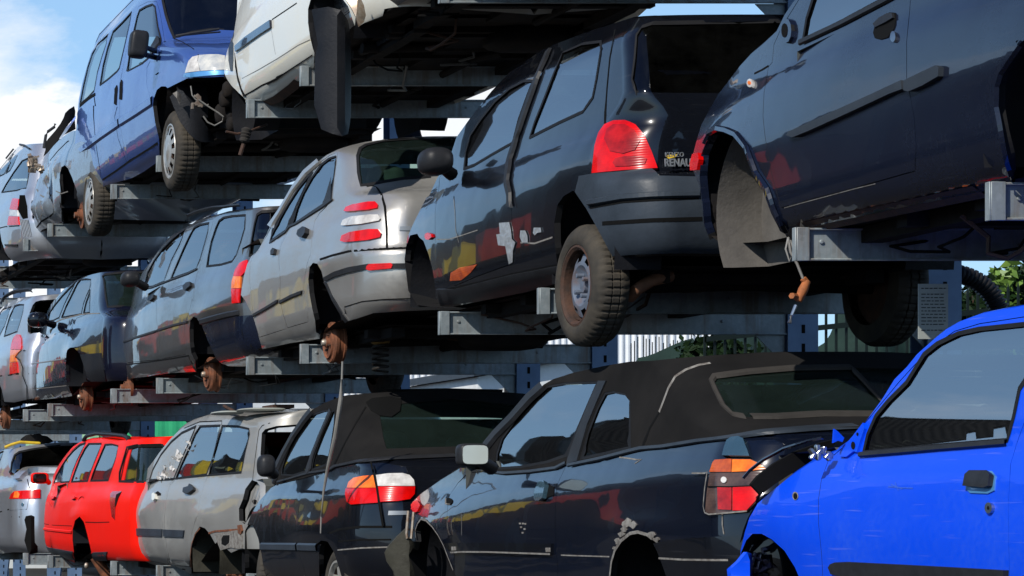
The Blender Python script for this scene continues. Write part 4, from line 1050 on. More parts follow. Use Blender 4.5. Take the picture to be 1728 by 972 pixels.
    arch(s, c, (13.6, -.32), .37, a0=-5); arch(s, c, (10.95, -.28), .36, a0=-5)
    dash(s, c, .23, 12.85); seats(s, c, .26, 10.4, 13.6, rows=(.30, .58)); underbody(s, c, -.45, 10.2, 13.8)
def car_cabrio2():
    c = Car('convertible_car', 'black convertible with a wide oval tail light and green rear screen', 'car', CARGRP).root
    s = Surf(14.8, prof(-.46, .25, .80, tum=.25), [(-.5, .04), (-.2, .0), (.02, .02), (.10, .04), (.28, .12), (.34, .30), (.62, .75), (.78, 1.05)], a=.34, b=.25, L=4.0, tilt=-.04, crown=.05, bumps=[(.7, -.1, .45, .10, .02), (1.6, .12, 1.0, .05, .012)])
    belt = P('MA', '1000 459 900 463 700 482 570 508 540 530 400 575 250 612')
    segs = [('deck', [('c', 768)]+P('MA', '1270 447')+belt), ('hood', P('MA', '212 622 180 652 120 722 80 792 60 850')), ('nose', P('MB', '95 560 62 620 60 800')),
            ('floor', P('MB', '58 1000')+[(415, 990), (470, 1004), (560, 1012), (600, 1008), ('c', 995)])]
    fa = P('MB', '60 1000 60 640 75 585 100 562 130 590 165 680 190 800 205 900')+[(450, 990), (450, 1100), (400, 1100)]
    ra = P('MB', '640 1060 636 800 648 735 690 685 740 692 782 762 832 900 850 1000')+[(590, 1100), (536, 1100)]
    d1 = P('MB', '208 1010 192 780 190 600 192 420 217 350 262 285 330 245 528 190 500 280 480 400 473 600 478 780 505 870 545 1000')
    build_car(s, c, segs, 'black', [fa, ra], [d1], [], None)
    top = [('roof', [('c', 656)]+P('MA', '1550 62 1280 60 1000 74 750 86 640 96 600 106 520 136 442 178')), ('screen', P('MA', '400 232 332 332 282 422 232 522 212 612')), ('x', belt[::-1]+P('MA', '1270 447')+[('c', 768)])]
    w1 = P('MA', '258 560 262 515 282 450 332 342 382 262 432 207 500 182 543 177 520 240 480 330 438 440 405 543 330 565'); w2 = P('MA', '425 540 452 440 492 330 532 242 556 182 574 182 570 260 550 400 530 502')
    rw = P('MA', '872 408 855 350 842 270 832 200 870 162 1000 140 1300 112')+[('c', 670), ('c', 753)]+P('MA', '1270 395')
    T = s.tz; o_ = T(flat(top)); W = [T(w1), T(w2)]; R = T(rw)
    surf_mesh(s, 'soft_top', [M['softtop'], M['dark']], c, [(o_, W+[R], (0,)), (o_, W+[R], (1,))], lip=.02, off=.004)
    for w in W:
        for sd in (0, 1):
            o = surf_mesh(s, 'window', M['glass'], c, [(grow(w, .006), [], (sd,))], lip=0, off=-.002); seal(s, o, w, .022, sd)
    o = surf_mesh(s, 'rear_window', M['glassgreen'], c, [(R, [], (0, 1))], lip=0, off=0)
    cap_mesh(s, 'soft_roof', M['softtop'], c, T(top[0][1]+top[1][1][:1], closed=False), crown=.012); cap_mesh(s, 'windscreen', M['glass'], c, T(top[1][1], closed=False), crown=0, off=.06)
    line(s, c, 'hood_seam', M['gap'], P('MA', '752 165 690 270 630 380 572 495'), .008, off=.007)
    patch(s, c, 'hood_flap', M['gap'], P('MA', '752 140 790 115 900 105 960 120 950 190 900 225 830 215 780 185'), off=.008, lip=.004)
    line(s, c, 'windscreen_frame', M['plastic'], P('MA', '222 600 235 522 285 422 335 332 402 234 445 182'), .045, off=.008, h=.015); line(s, c, 'window_pillar', M['plastic'], P('MA', '415 545 445 440 488 330 528 240 552 178'), .03, off=.008, h=.006)
    line(s, c, 'belt_trim', M['plastic'], P('MA', '240 600 330 575 420 548 540 530 572 508 700 482 900 464 1270 448'), .018, off=.006, h=.006)
    for n, m, q in (('indicator_light', 'amber_lens', '868 292 880 250 920 215 1000 200 1075 195 1090 292'), ('tail_light', 'red_lens', '860 297 1090 296 1103 405 900 418 870 398 855 340'),
                    ('reversing_light', 'clear_lens', '1090 195 1180 182 1290 180 1340 195 1370 230 1378 276 1102 280'), ('brake_light', 'red_lens', '1105 285 1380 281 1375 340 1340 378 1250 393 1117 400')):
        patch(s, c, n, M[m], P('MB', q), off=.014, lip=.02, sym=True)
    line(s, c, 'boot_gap', M['gap'], P('MB', '1050 98 1075 180 1097 290 1120 450 1142 585'), .014, off=.0155, sym=True)
    patch(s, c, 'badge', M['chrome'], P('MB', '1175 500 1180 466 1335 466 1330 496'), off=.006, lip=.004)
    patch(s, c, 'rear_bumper', M['black'], P('MB', '650 725 700 665 800 632 950 608 1200 622')+[('c', 897), ('c', 1000)]+[(600, 1005), (588, 985)]+P('MB', '830 900 790 780 740 700 690 690'), off=.03, lip=.05, sym=True)
    line(s, c, 'bumper_groove', M['chip'], P('MB', '820 768 1000 752 1200 745')+[('c', 925)], .008, off=.033); line(s, c, 'bumper_groove', M['gap'], P('MB', '820 700 1000 690 1200 690')+[('c', 912)], .010, off=.032)
    line(s, c, 'bumper_gap', M['gap'], P('MB', '720 640 800 608 950 590 1200 590')+[('c', 888)], .014)
    line(s, c, 'side_moulding', M['bumper'], P('MB', '192 745 470 748'), .055, off=.004, h=.012); line(s, c, 'side_moulding', M['bumper'], P('MB', '482 748 628 752'), .055, off=.004, h=.012)
    b = MB(); b.tube([pX(x, y, 4.36) for x, y in ((578, 610), (577, 640), (575, 672), (566, 735), (553, 790), (546, 830), (542, 872), (541, 900))], [.006, .006, .012, .013, .010, .007, .005, .004], 8); b.build('aerial_cable', M['wire'], c)
    door_mirror(s, c, pX(449, 786, 4.36), (.055, .07, .072), 'plastic', 2.8, None, pX(462, 800, 4.5))
    wheel(c, (4.53, 15.40, CZ+zrel(1003, 15.4)), .29, .18, .20, 'alloy'); wheel(c, (4.60, 17.30, CZ+zrel(981.5, 17.25)), .29, .18, .20, 'alloy', axis=(-.90, .44, 0))
    arch(s, c, (15.4, -.34), .38); arch(s, c, (17.3, -.34), .38)
    dash(s, c, .20, 17.3); seats(s, c, .22, 15.2, 18.2, 'seatgrey', rows=(.20, .45)); underbody(s, c, -.46, 15, 18.4)
def car_beige():
    c = Car('estate_car', 'dusty grey beige car with a shattered side window and open tail lamp hole', 'car', CARGRP).root
    s = Surf(17.25, prof(-.43, .26, .73), [(-.45, .03), (-.1, .0), (.1, .03), (.25, .08), (.70, .28)], a=.30, b=.20, L=4.2, bumps=[(1.0, -.02, .42, .08, .02), (3.4, .0, .4, .10, .02)])
    segs = [('roof', [('c', 698)]+P('OA', '1560 192 1400 207 1250 236 1200 241 1000 222 900 207 800 212 700 242 640 272')), ('screen', P('OA', '590 312 520 382 450 472 400 542 340 622 310 662')),
            ('hood', P('OA', '250 702 190 762 140 832 110 892 92 960')), ('nose', P('OB', '68 560 48 650 40 800 60 855')),
            ('floor', P('OB', '110 880 250 882 400 932 560 966 700 975 880 720 900 702 1000 790 1060 765 1105 760')+[('c', 925)])]
    fa = P('OB', '90 522 120 482 150 478 180 540 200 640 220 740 245 850 240 1000 120 1000 78 860 75 600')
    ra = P('OB', '700 1000 690 850 695 750 720 645 760 588 800 602 840 650 880 722 920 902 940 1100 700 1100')
    d1 = P('OB', '530 884 400 858 262 846 240 760 228 600 232 450 250 300')+P('OA', '262 740 300 700 372 672 402 600 452 502 522 412 602 332 730 262 700 335 640 482 560 680 520 720 492 830 480 960')+P('OB', '480 520 482 600 498 750')
    d2 = P('OB', '540 886 507 750 491 600 489 520')+P('OA', '489 960 500 840 530 722 568 684 640 505 700 385 745 263 928 258 900 400 850 562 822 652 800 700 760 830 742 960')+P('OB', '720 560 697 650 687 800 690 900')
    w2 = P('OA', '575 672 620 560 680 430 722 330 762 270 918 264 888 400 858 520 812 640 700 655'); w3 = P('OA', '830 645 852 540 892 400 930 267 1050 271 1138 291 1143 330 1110 470 1080 622 950 635')
    w1 = P('OA', '375 685 402 600 462 490 542 390 622 322 733 270 700 350 640 480 560 675')
    rw = P('OA', '1262 640 1236 600 1226 480 1236 322 1262 292 1350 267 1560 252')+[('c', 716), ('c', 772)]+P('OA', '1300 690')
    lh = P('OB', '1062 545 1060 450 1090 380 1110 300 1160 232 1200 246 1223 282 1222 360 1195 430 1140 520 1105 570')
    build_car(s, c, segs, 'beige', [fa, ra], [d1, d2], [w2, w3], None, holes=[w1, rw, lh], roofcrown=.07)
    patch(s, c, 'lamp_recess', M['beige'], lh, off=-.045, lip=.0); patch(s, c, 'recess_hole', M['gap'], round_px('OB', 1138, 390, 20, 20), off=-.04, lip=.004)
    for n in range(3): line(s, c, 'recess_ridge', M['chip'], P('OB', f'{1085+n*36} {540-n*60} {1100+n*36} {400-n*20} {1150+n*26} {260+n*10}'), .006, off=-.035)
    # shattered pane
    r2 = random.Random(9); b = MB(); sur = s
    for k in range(60):
        f = r2.random(); x = 475+f*(700-475)+r2.uniform(-35, 25); y = 655-(655-385)*f+r2.uniform(-20, 60)*(1-f*.3)
        tz = s.inv([(170+x/4.547, 660+min(y, 670)/4.547)])[0]; q = Vector(s.F(tz[0], tz[1])); q.x += r2.uniform(-.02, .03)
        sz = r2.uniform(.012, .05); pts = [q+Vector((r2.uniform(-.02, .02), sz*math.cos(a)*r2.uniform(.5, 1.2), sz*.7*math.sin(a)*r2.uniform(.5, 1.2))) for a in np.linspace(0, 6.28, 6)[:-1]]
        b.add(pts, [tuple(range(5))])
    b.build('shattered_glass', M['clear_lens'], c, fix=False)['kind'] = 'stuff'
    mesh_strips(s, 'window_frame', M['rubber'], c, [(np.concatenate([s.tz(w1), s.tz(w1)[:1]]), .02)], off=.003)
    patch(s, c, 'side_moulding', M['bumper'], P('OB', '262 602 475 609 474 664 284 657'), off=.012, lip=.014); patch(s, c, 'side_moulding', M['bumper'], P('OB', '487 611 645 618 640 670 489 665'), off=.012, lip=.014)
    patch(s, c, 'door_handle', M['white'], P('OB', '413 385 412 345 425 335 436 345 436 380 424 395'), off=.025, lip=.025); patch(s, c, 'handle_recess', M['gap'], P('OB', '408 340 440 318 462 335 460 350 438 352 410 360'), off=.004, lip=.004)
    patch(s, c, 'door_handle', M['plastic'], P('OB', '650 330 652 302 690 290 700 268 715 285 728 295 730 315 692 340 665 342'), off=.025, lip=.025)
    patch(s, c, 'indicator', M['amber_lens'], P('OB', '190 400 205 372 228 378 232 400 205 418'), off=.006, lip=.008)
    line(s, c, 'belt_line', M['rubber'], P('OA', '372 690 560 674 822 648 1080 627'), .010, off=.003)
    line(s, c, 'panel_gap', M['gap'], P('OA', '1165 690 1180 560 1200 400 1215 300 1240 265 1300 245'), .006); line(s, c, 'roof_gap', M['gap'], P('OA', '640 285 760 235 930 228 928 258'), .006)
    line(s, c, 'rusty_edge', M['rust'], P('OB', '692 900 690 800 700 720 730 640 765 600'), .010, off=.003); line(s, c, 'rusty_edge', M['rust'], P('OB', '830 640 880 625 1060 612 1080 590'), .014, off=.004)
    patch(s, c, 'crash_panel', M['chip'], P('OB', '880 650 1000 625 1075 612 1090 650 1095 755 1060 760 1000 750 925 770 900 710'), off=.006, lip=.01); patch(s, c, 'panel_hole', M['gap'], P('OB', '935 682 950 656 995 655 992 710 962 735 936 722'), off=.009, lip=.003)
    patch(s, c, 'rust_patch', M['rust'], P('OB', '1060 580 1085 575 1095 620 1085 650 1065 640'), off=.012, lip=.01)
    b = MB(); b.tube([pY(385, 690, 18.6), pY(378, 685, 18.6), pY(398, 696, 18.4)], .012, 6); b.box(*[v for v in (4.9, 5.05)], 18.2, 18.5, CZ+.745, CZ+.77); b.build('roof_debris', M['rust2'], c)
    b = MB(); b.ell(pY(383, 697, 18.3), (.10, .2, .014), 3, 12, 6); b.ell(pY(440, 692, 18.0), (.16, .2, .014), 3, 12, 6); b.build('cardboard_scrap', M['sign'], c)
    arch(s, c, (21.5, -.20), .36, mat='liner', a0=-10); arch(s, c, (18.6, -.30), .40, mat='liner_dark', a0=-20)
    hub(c, (4.70, 18.6, CZ-.44), .12, 'disc')
    dash(s, c, .24, 20.4); seats(s, c, .24, 17.6, 21, rows=(.42, .68)); underbody(s, c, -.43, 17.4, 21.3)
def car_red():
    c = Car('estate_car', 'bright red estate with black roof rails and no rear glass', 'car', CARGRP).root
    s = Surf(21.05, prof(-.46, .27, .74), [(-.5, .03), (-.1, .0), (.1, .03), (.25, .08), (.70, .30)], a=.28, b=.20, L=4.3, bumps=[(1.9, -.02, .42, .08, .02)])
    segs = [('roof', [('c', 737)]+P('RA', '1720 237 1500 247 1300 266 1200 271 1050 247 950 247 870 267 820 292')), ('screen', P('RA', '760 332 700 402 640 482 590 562 550 642 530 712')),
            ('hood', P('RA', '480 762 400 792 340 822 310 852 292 902')), ('nose', P('RB', '278 230 276 332 350 362 360 482 378 650')),
            ('floor', P('RB', '405 745 600 792 820 842 960 730 1100 802')+[('c', 946)])]
    ra = P('RB', '790 850 770 720 756 600 756 480 780 392 830 350 870 402 900 502 930 622 952 722 965 860')
    w1 = P('RA', '562 708 582 640 642 532 702 442 762 372 830 312 893 292 850 380 800 480 752 600 722 698'); w2 = P('RA', '742 698 782 580 832 450 882 352 922 302 1058 300 1030 380 980 500 942 600 915 690'); w3 = P('RA', '942 688 972 600 1012 500 1062 380 1092 312 1160 307 1232 325 1210 440 1170 560 1130 683')
    rw = P('RA', '1240 692 1242 600 1278 480 1318 342 1400 322 1680 317')+[('c', 754), ('c', 810)]+P('RA', '1500 700')
    d1 = P('RB', '545 664 400 640 366 480 352 200 382 100')+P('RA', '432 772 532 717 556 640 636 500 700 408 830 300 898 285 845 390 765 580 732 712 660 732 600 800 540 960')+P('RB', '510 200 498 330 505 450')
    build_car(s, c, segs, 'red', [ra], [d1], [w1, w3, w2], rw, rglass=M['glassgreen'])
    patch(s, c, 'inner_frame', M['red'], P('RA', '1255 690 1262 600 1290 500 1330 350 1372 345 1350 420 1320 540 1290 690'), off=.002, lip=.01)
    line(s, c, 'broken_glass_edge', M['gap'], P('RA', '1262 680 1285 560 1310 450 1345 350 1420 325 1680 320'), .03, off=.005)
    line(s, c, 'side_crease', M['gap'], P('RB', '362 415 560 440 750 448'), .006, off=.002); line(s, c, 'side_moulding', M['red'], P('RB', '362 470 560 492 750 512'), .03, off=.002, h=.01); line(s, c, 'side_crease', M['gap'], P('RB', '364 482 560 507 750 528'), .005, off=.003)
    line(s, c, 'bumper_gap', M['gap'], P('RB', '890 408 1000 412 1140 408'), .008)
    patch(s, c, 'lamp_opening', M['red_lens2'], P('RA', '1145 905 1150 820 1175 797 1270 795 1235 860 1205 950 1200 1100 1165 1060'), off=.003, lip=.004); patch(s, c, 'lamp_opening', M['gap'], P('RA', '1215 830 1268 805 1235 870 1210 950 1200 960 1205 880'), off=.005, lip=.004)
    patch(s, c, 'sill_panel', M['bumper'], P('RB', '385 652 500 668 762 716 785 800 600 780 410 742'), off=.006, lip=.012); patch(s, c, 'bumper_skirt', M['bumper'], P('RB', '968 722 1120 716 1120 806 985 806'), off=.006, lip=.012)
    for sd in (0, 1):
        px = [(870, 262), (900, 222), (1000, 195), (1150, 203), (1290, 218), (1335, 240), (1345, 272)]
        q = [pX(x/6.171, 700+y/6.171, 4.68) for x, y in px]
        if sd: q = [Vector((2*(s.x0+s.W/2)-p.x, p.y, p.z)) for p in q]
        b = MB(); b.tube(q, [.018]*5+[.022, .026], 8); b.build('roof_rail', M['plastic'], c)
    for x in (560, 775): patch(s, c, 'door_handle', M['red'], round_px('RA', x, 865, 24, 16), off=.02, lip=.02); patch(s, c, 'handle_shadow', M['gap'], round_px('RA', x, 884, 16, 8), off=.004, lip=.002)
    mc = pX(67, 807, 4.40); b = MB(); b.ell(mc, (.085, .07, .055), 4, 24, 12); b.tube([mc+Vector((.06, 0, -.01)), pX(83, 815, 4.5)], .025, 8); o = b.build('door_mirror', M['red'], c)
    b = MB(); b.ell(mc+Vector((-.01, -.055, 0)), (.066, .02, .045), 4, 20, 10); b.build('mirror_glass', M['mirrordark'], o)
    plate(c, 'front_damage', 'gap', P('RB', '262 385 275 345 320 335 352 350 352 500 356 620 392 660 395 730 300 740 262 600 280 480'), 25.1, bulge=.05, thick=.05)
    b = MB(); b.lathe([(.001, .0), (.09, .0), (.11, -.02), (.11, -.14), (.05, -.16)], (4.78, 23.3, CZ-.38), (-1, -.6, .1), 28); b.build('air_filter', M['linerdk'], c)
    b = MB(); b.tube([(4.62, 23.15, CZ-.40), (4.75, 23.12, CZ-.62)], .05, 12)
    b.build('rusty_strut', M['rust'], c); b = MB(); b.tube([(4.72, 22.7, CZ-.64), (4.72, 22.7, CZ-.44)], .048, 12)
    for k in range(6): b.lathe([(.05, 0), (.085, .004), (.05, .008)], (4.72, 22.7, CZ-.46-k*.028), (0, 0, 1), 20)
    b.build('bellows', M['rust2'], c); b = MB(); b.ell(pY(146, 954.5, 23.0), (.022, .02, .028), 2, 12, 8); b.build('ball_joint', M['clear_metal'], c)
    arch(s, c, (23.3, -.22), .36, a0=-10); seats(s, c, .26, 21.4, 25, rows=(.45, .68)); dash(s, c, .25, 24.4); underbody(s, c, -.44, 21.2, 25.2)
def car_coupe():
    c = Car('coupe_car', 'silver coupe with a small boot spoiler at the far left end', 'car', CARGRP).root
    s = Surf(26.8, prof(-.44, .40, .80), [(-.5, .05), (-.15, .0), (.1, .02), (.25, .06), (.40, .11), (.44, .40), (.76, 1.05)], a=.36, b=.26, L=4.2, crown=.10)
    segs = [('roof', [('c', 748)]+P('RA', '720 302 500 302 300 322 150 352 40 362 0 382 -80 452')), ('screen', P('RA', '-200 562 -260 642')), ('hood', P('RA', '-500 762 -650 852')), ('nose', P('RB', '-700 300 -650 650')),
            ('floor', P('RB', '-500 745 0 738 130 722')+[('c', 931)])]
    w1 = P('RA', '-150 600 -100 482 -20 402 38 377 0 480 -20 602'); rw = P('RA', '180 635 108 622 120 502 150 422 200 387 350 357 600 322')+[('c', 752), ('c', 795)]+P('RA', '300 588 230 602')
    ra = P('RB', '-240 900 -230 600 -180 500 -120 520 -60 700 -50 900')
    build_car(s, c, segs, 'silver2', [ra], [], [w1], rw)
    patch(s, c, 'boot_spoiler', M['silver2'], P('RA', '150 652 185 640 240 600 290 586 400 580')+[('c', 793), ('c', 798)]+P('RA', '400 592 300 602 262 640 235 682 190 690'), off=.05, lip=.06, sym=True)
    patch(s, c, 'tail_light', M['red_lens'], P('RA', '105 876 120 832 160 797 320 787 420 778 420 870 250 878'), off=.012, lip=.02, sym=True); patch(s, c, 'indicator_light', M['amber_lens'], P('RA', '150 866 165 802 195 800 215 830 205 866'), off=.016, lip=.01)
    line(s, c, 'bumper_gap', M['gap'], P('RB', '-60 320 0 302 100 274 280 270'), .014); patch(s, c, 'number_plate_panel', M['silver2'], P('RB', '105 160 300 165 280 272 100 285'), off=.006, lip=.02)
    patch(s, c, 'boot_lock', M['blue_grey'], round_px('RB', 240, 225, 12, 20), off=.012, lip=.01)
    line(s, c, 'boot_gap', M['gap'], P('RA', '285 670 300 730 318 790'), .010); line(s, c, 'bumper_crease', M['gap'], P('RB', '120 352 280 356'), .012)
    plate(c, 'roof_debris', 'softtop', P('RA', '250 275 270 235 310 205 350 215 390 195 420 215 480 225 560 275 500 300 300 295'), 28.2, bulge=.1, thick=.3)
    b = MB(); b.tube([pY(*q, 27.9) for q in ((8, 755), (20, 750), (34, 746), (50, 747), (68, 748))], .016, 8); b.build('yellow_hose', M['yellowb'], c)
    seats(s, c, .36, 27.4, 31, rows=(.5,)); underbody(s, c, -.42, 27, 30.6)
M['blue_grey'] = paint('paint_blue_grey', (.05, .11, .15), .5, .25, .9, .1)
M['chip2'] = simple('dusty_rim', (.040, .036, .032), .8)
M['liner_dark'] = simple('grimy_liner', (.05, .048, .036), .6, col2=(.02, .018, .014), scale=6, bump=.002)
M['mirrordark'] = simple('mirror_dark', (.06, .03, .03), .08, .8, var=.5, scale=8)
M['springdk'] = simple('grimy_spring', (.03, .026, .022), .8, var=.4)
M['yellowb2'] = simple('dull_yellow', (.30, .17, .04), .7, var=.4)
M['wiredk'] = simple('grey_wire', (.10, .10, .095), .6)
M['bluescr'] = simple('pale_blue_scratch', (.03, .12, .68), .6, var=.5, scale=60)
def car_twingo():
    c = Car('hatchback_car', 'glossy black three door hatchback with silver tape crosses on its dented door', 'car', CARGRP).root
    zs, zb, zr = 1.06, 1.78, 2.20
    s = Surf(11.1, prof(zs, zb, zr), [(1.10, .10), (1.18, .02), (1.30, .0), (1.46, .03), (1.50, .09), (1.75, .12), (1.85, .15), (2.22, .36)], a=.30, b=.21, L=3.3, W=1.60, cf=.42, zc=1.72, bumps=[(.20, 1.6, .5, .12, .012)])
    segs = [('roof', [('c', 31)]+P('TA', '1560 38 1280 36 1100 92 960 140 850 183 760 225 680 285')),
            ('screen', P('TA', '600 345 500 455 400 575 335 670 290 790')),
            ('hood', P('TA', '215 900')+[(738, 300), (724, 331)]),
            ('nose', P('TB', '130 80 60 220 25 300 8 420 30 600 80 680')),
            ('floor', P('TB', '160 692 215 690 280 690 420 660 700 600 890 545')+[(1040, 440), (1060, 434), (1100, 432), ('c', 434)])]
    farch = P('TB', '20 700 8 470 15 360 40 290 80 280 115 320 145 400 165 480 180 560 185 640 215 690 200 760')
    rarch = P('TB', '880 560 850 330 848 220 865 120 900 70 950 40 985 48 1020 90 1060 150 1090 230 1140 330 1180 400 1150 600')
    door = P('TA', '205 930 240 880 300 700 400 560 500 440 600 335 760 240 835 205 820 260 740 430 700 570 640 760 600 850')+P('TB', '605 60 612 200 600 455 420 520 290 575 245 545 200 470 180 300 180 150 200 30')
    w1 = P('TA', '345 880 352 790 380 690 440 600 520 500 600 430 680 388 728 388 705 450 650 600 615 735 500 800 400 860')
    w2 = P('TA', '712 705 740 620 800 470 850 340 895 230 1010 180 1110 168 1112 210 1085 380 1065 480 1010 560 880 620')
    rw = P('TA', '1285 380 1300 260 1310 130 1340 85 1400 65')+[('c', 36), ('c', 158)]+P('TA', '1310 455')
    build_car(s, c, segs, 'black', [farch, rarch], [door], [w1, w2], rw, rglass=M['glassblack'])
    b1 = P('TB', '1000 -10')+[(983, 297), (1006, 293), (1060, 290), (1100, 288), (1112, 300)]+[('c', 304), ('c', 424)]+P('TB', '1190 395 1140 300 1090 210 1050 140 985 45')
    patch(s, c, 'rear_bumper', M['bumper'], b1, off=.018, lip=.03, sym=True)
    for pl in ('1070 130 1250 100 1400 92 1650 82', '1140 222 1400 205 1670 198'):
        line(s, c, 'bumper_groove', M['gap'], P('TB', pl), .018, off=.0195)
    line(s, c, 'bumper_edge', M['bumper'], P('TB', '1065 105 1250 78 1400 70 1650 66'), .03, off=.02, h=.014)
    patch(s, c, 'tail_light', M['red_lens'], P('TA', '1080 905 1095 760 1115 690 1150 640 1200 615 1260 615 1315 645 1360 700 1395 790 1425 885 1250 893'), off=.02, lip=.03, sym=True)
    patch(s, c, 'light_ring', M['red_lens2'], P('TA', '1150 720 1165 670 1200 645 1260 645 1310 675 1338 730 1310 780 1250 800 1180 785'), off=.024, lip=.004)
    patch(s, c, 'light_bar', M['red_lens2'], P('TA', '1195 850 1210 825 1260 815 1340 815 1370 830 1360 860 1280 872 1210 872'), off=.024, lip=.004)
    # panel lines
    line(s, c, 'panel_gap', M['gap'], P('TA', '1190 100 1160 260 1145 420 1135 560 1133 650'), .009)
    line(s, c, 'sill_line', M['gap'], P('TB', '215 600 400 560 600 510 880 455'), .01)
    patch(s, c, 'sill_panel', M['plastic'], P('TB', '190 590 290 590 600 512 880 458 886 545 700 600 420 655 215 680'), off=.008, lip=.02)
    line(s, c, 'pillar_trim', M['plastic'], P('TA', '822 225 760 370 700 540 640 720 600 850 590 960')+P('TB', '605 60 606 130'), .05, off=.006, h=.012)
    patch(s, c, 'indicator', M['red_lens'], P('TB', '133 300 135 282 150 275 168 283 172 300 155 315 140 313'), off=.012, lip=.012)
    # tape crosses on the dents
    for q in ('545 220 600 215 610 260 615 310 635 330 622 380 620 440 600 450 590 400 580 350 540 345 530 285 550 280', '665 262 690 262 702 290 705 330 675 330 662 300', '740 246 778 246 780 272 760 275 745 290 735 275'):
        patch(s, c, 'tape_patch', M['tape'], P('TB', q), off=.006, lip=.002, g=.03)
    line(s, c, 'scratch', M['chip'], P('TB', '660 330 740 335 840 300'), .008)
    line(s, c, 'door_crease', M['chip'], P('TB', '285 70 292 160 296 260 315 330'), .006)
    line(s, c, 'door_crease', M['chip'], P('TB', '190 312 260 312 330 290 420 260'), .005)
    patch(s, c, 'reflector_sticker', M['orange_dark'], P('TB', '265 545 270 500 320 470 418 452 380 500 330 540'), off=.003, lip=.002)
    # lettering on the tailgate
    text(c, 'RENAULT', sx=.74, p=pY(1121, 280.5, s.yn+.05), h=.033, mat='chrome', sp=1.05, bold=.0012); text(c, 'KENZO', sx=.8, p=pY(1122, 264.5, s.yn+.055), h=.020, mat='chrome', sp=1.1)
    patch(s, c, 'badge', M['yellowb'], P('TA', '1470 806 1540 800 1528 815 1486 826'), off=.006, lip=.003)
    arch(s, c, (11.66, 1.15), .36); arch(s, c, (13.86, 1.22), .36)
    wheel(c, (4.52, 11.66, CZ+1.035), .278, .15, .180, 'steel')
    underbody(s, c, zs, 11.2, 14.4, [(11.7, 1.03)], exhaust=False)
    door_mirror(s, c, Vector((4.43, 13.32, CZ+1.83)), (.085, .10, .072), 'plastic', 2.6, None, Vector((4.56, 13.45, CZ+1.78)))
    e = MB(); e.tube([pY(1062, 502, 11.5), pY(1075, 488, 11.45), pY(1100, 473, 11.45), pY(1130, 466, 11.5)], .028, 12)
    e.build('tail_pipe', M['exhaust'], c); e = MB(); e.ell(pY(1170, 468, 11.9), (.10, .16, .07), 3, 20, 12); e.build('silencer', M['rust2'], c)
    dash(s, c, 1.76, 13.1); seats(s, c, 1.78, 11.5, 14, rows=(.20, .55))
    return s, c
CARGRP = 'scrap cars stored on the rack'
def round_px(v, x, y, rx, ry, n=12):
    return P(v, ' '.join(f'{x+rx*math.cos(2*math.pi*k/n):.1f} {y+ry*math.sin(2*math.pi*k/n):.1f}' for k in range(n)))
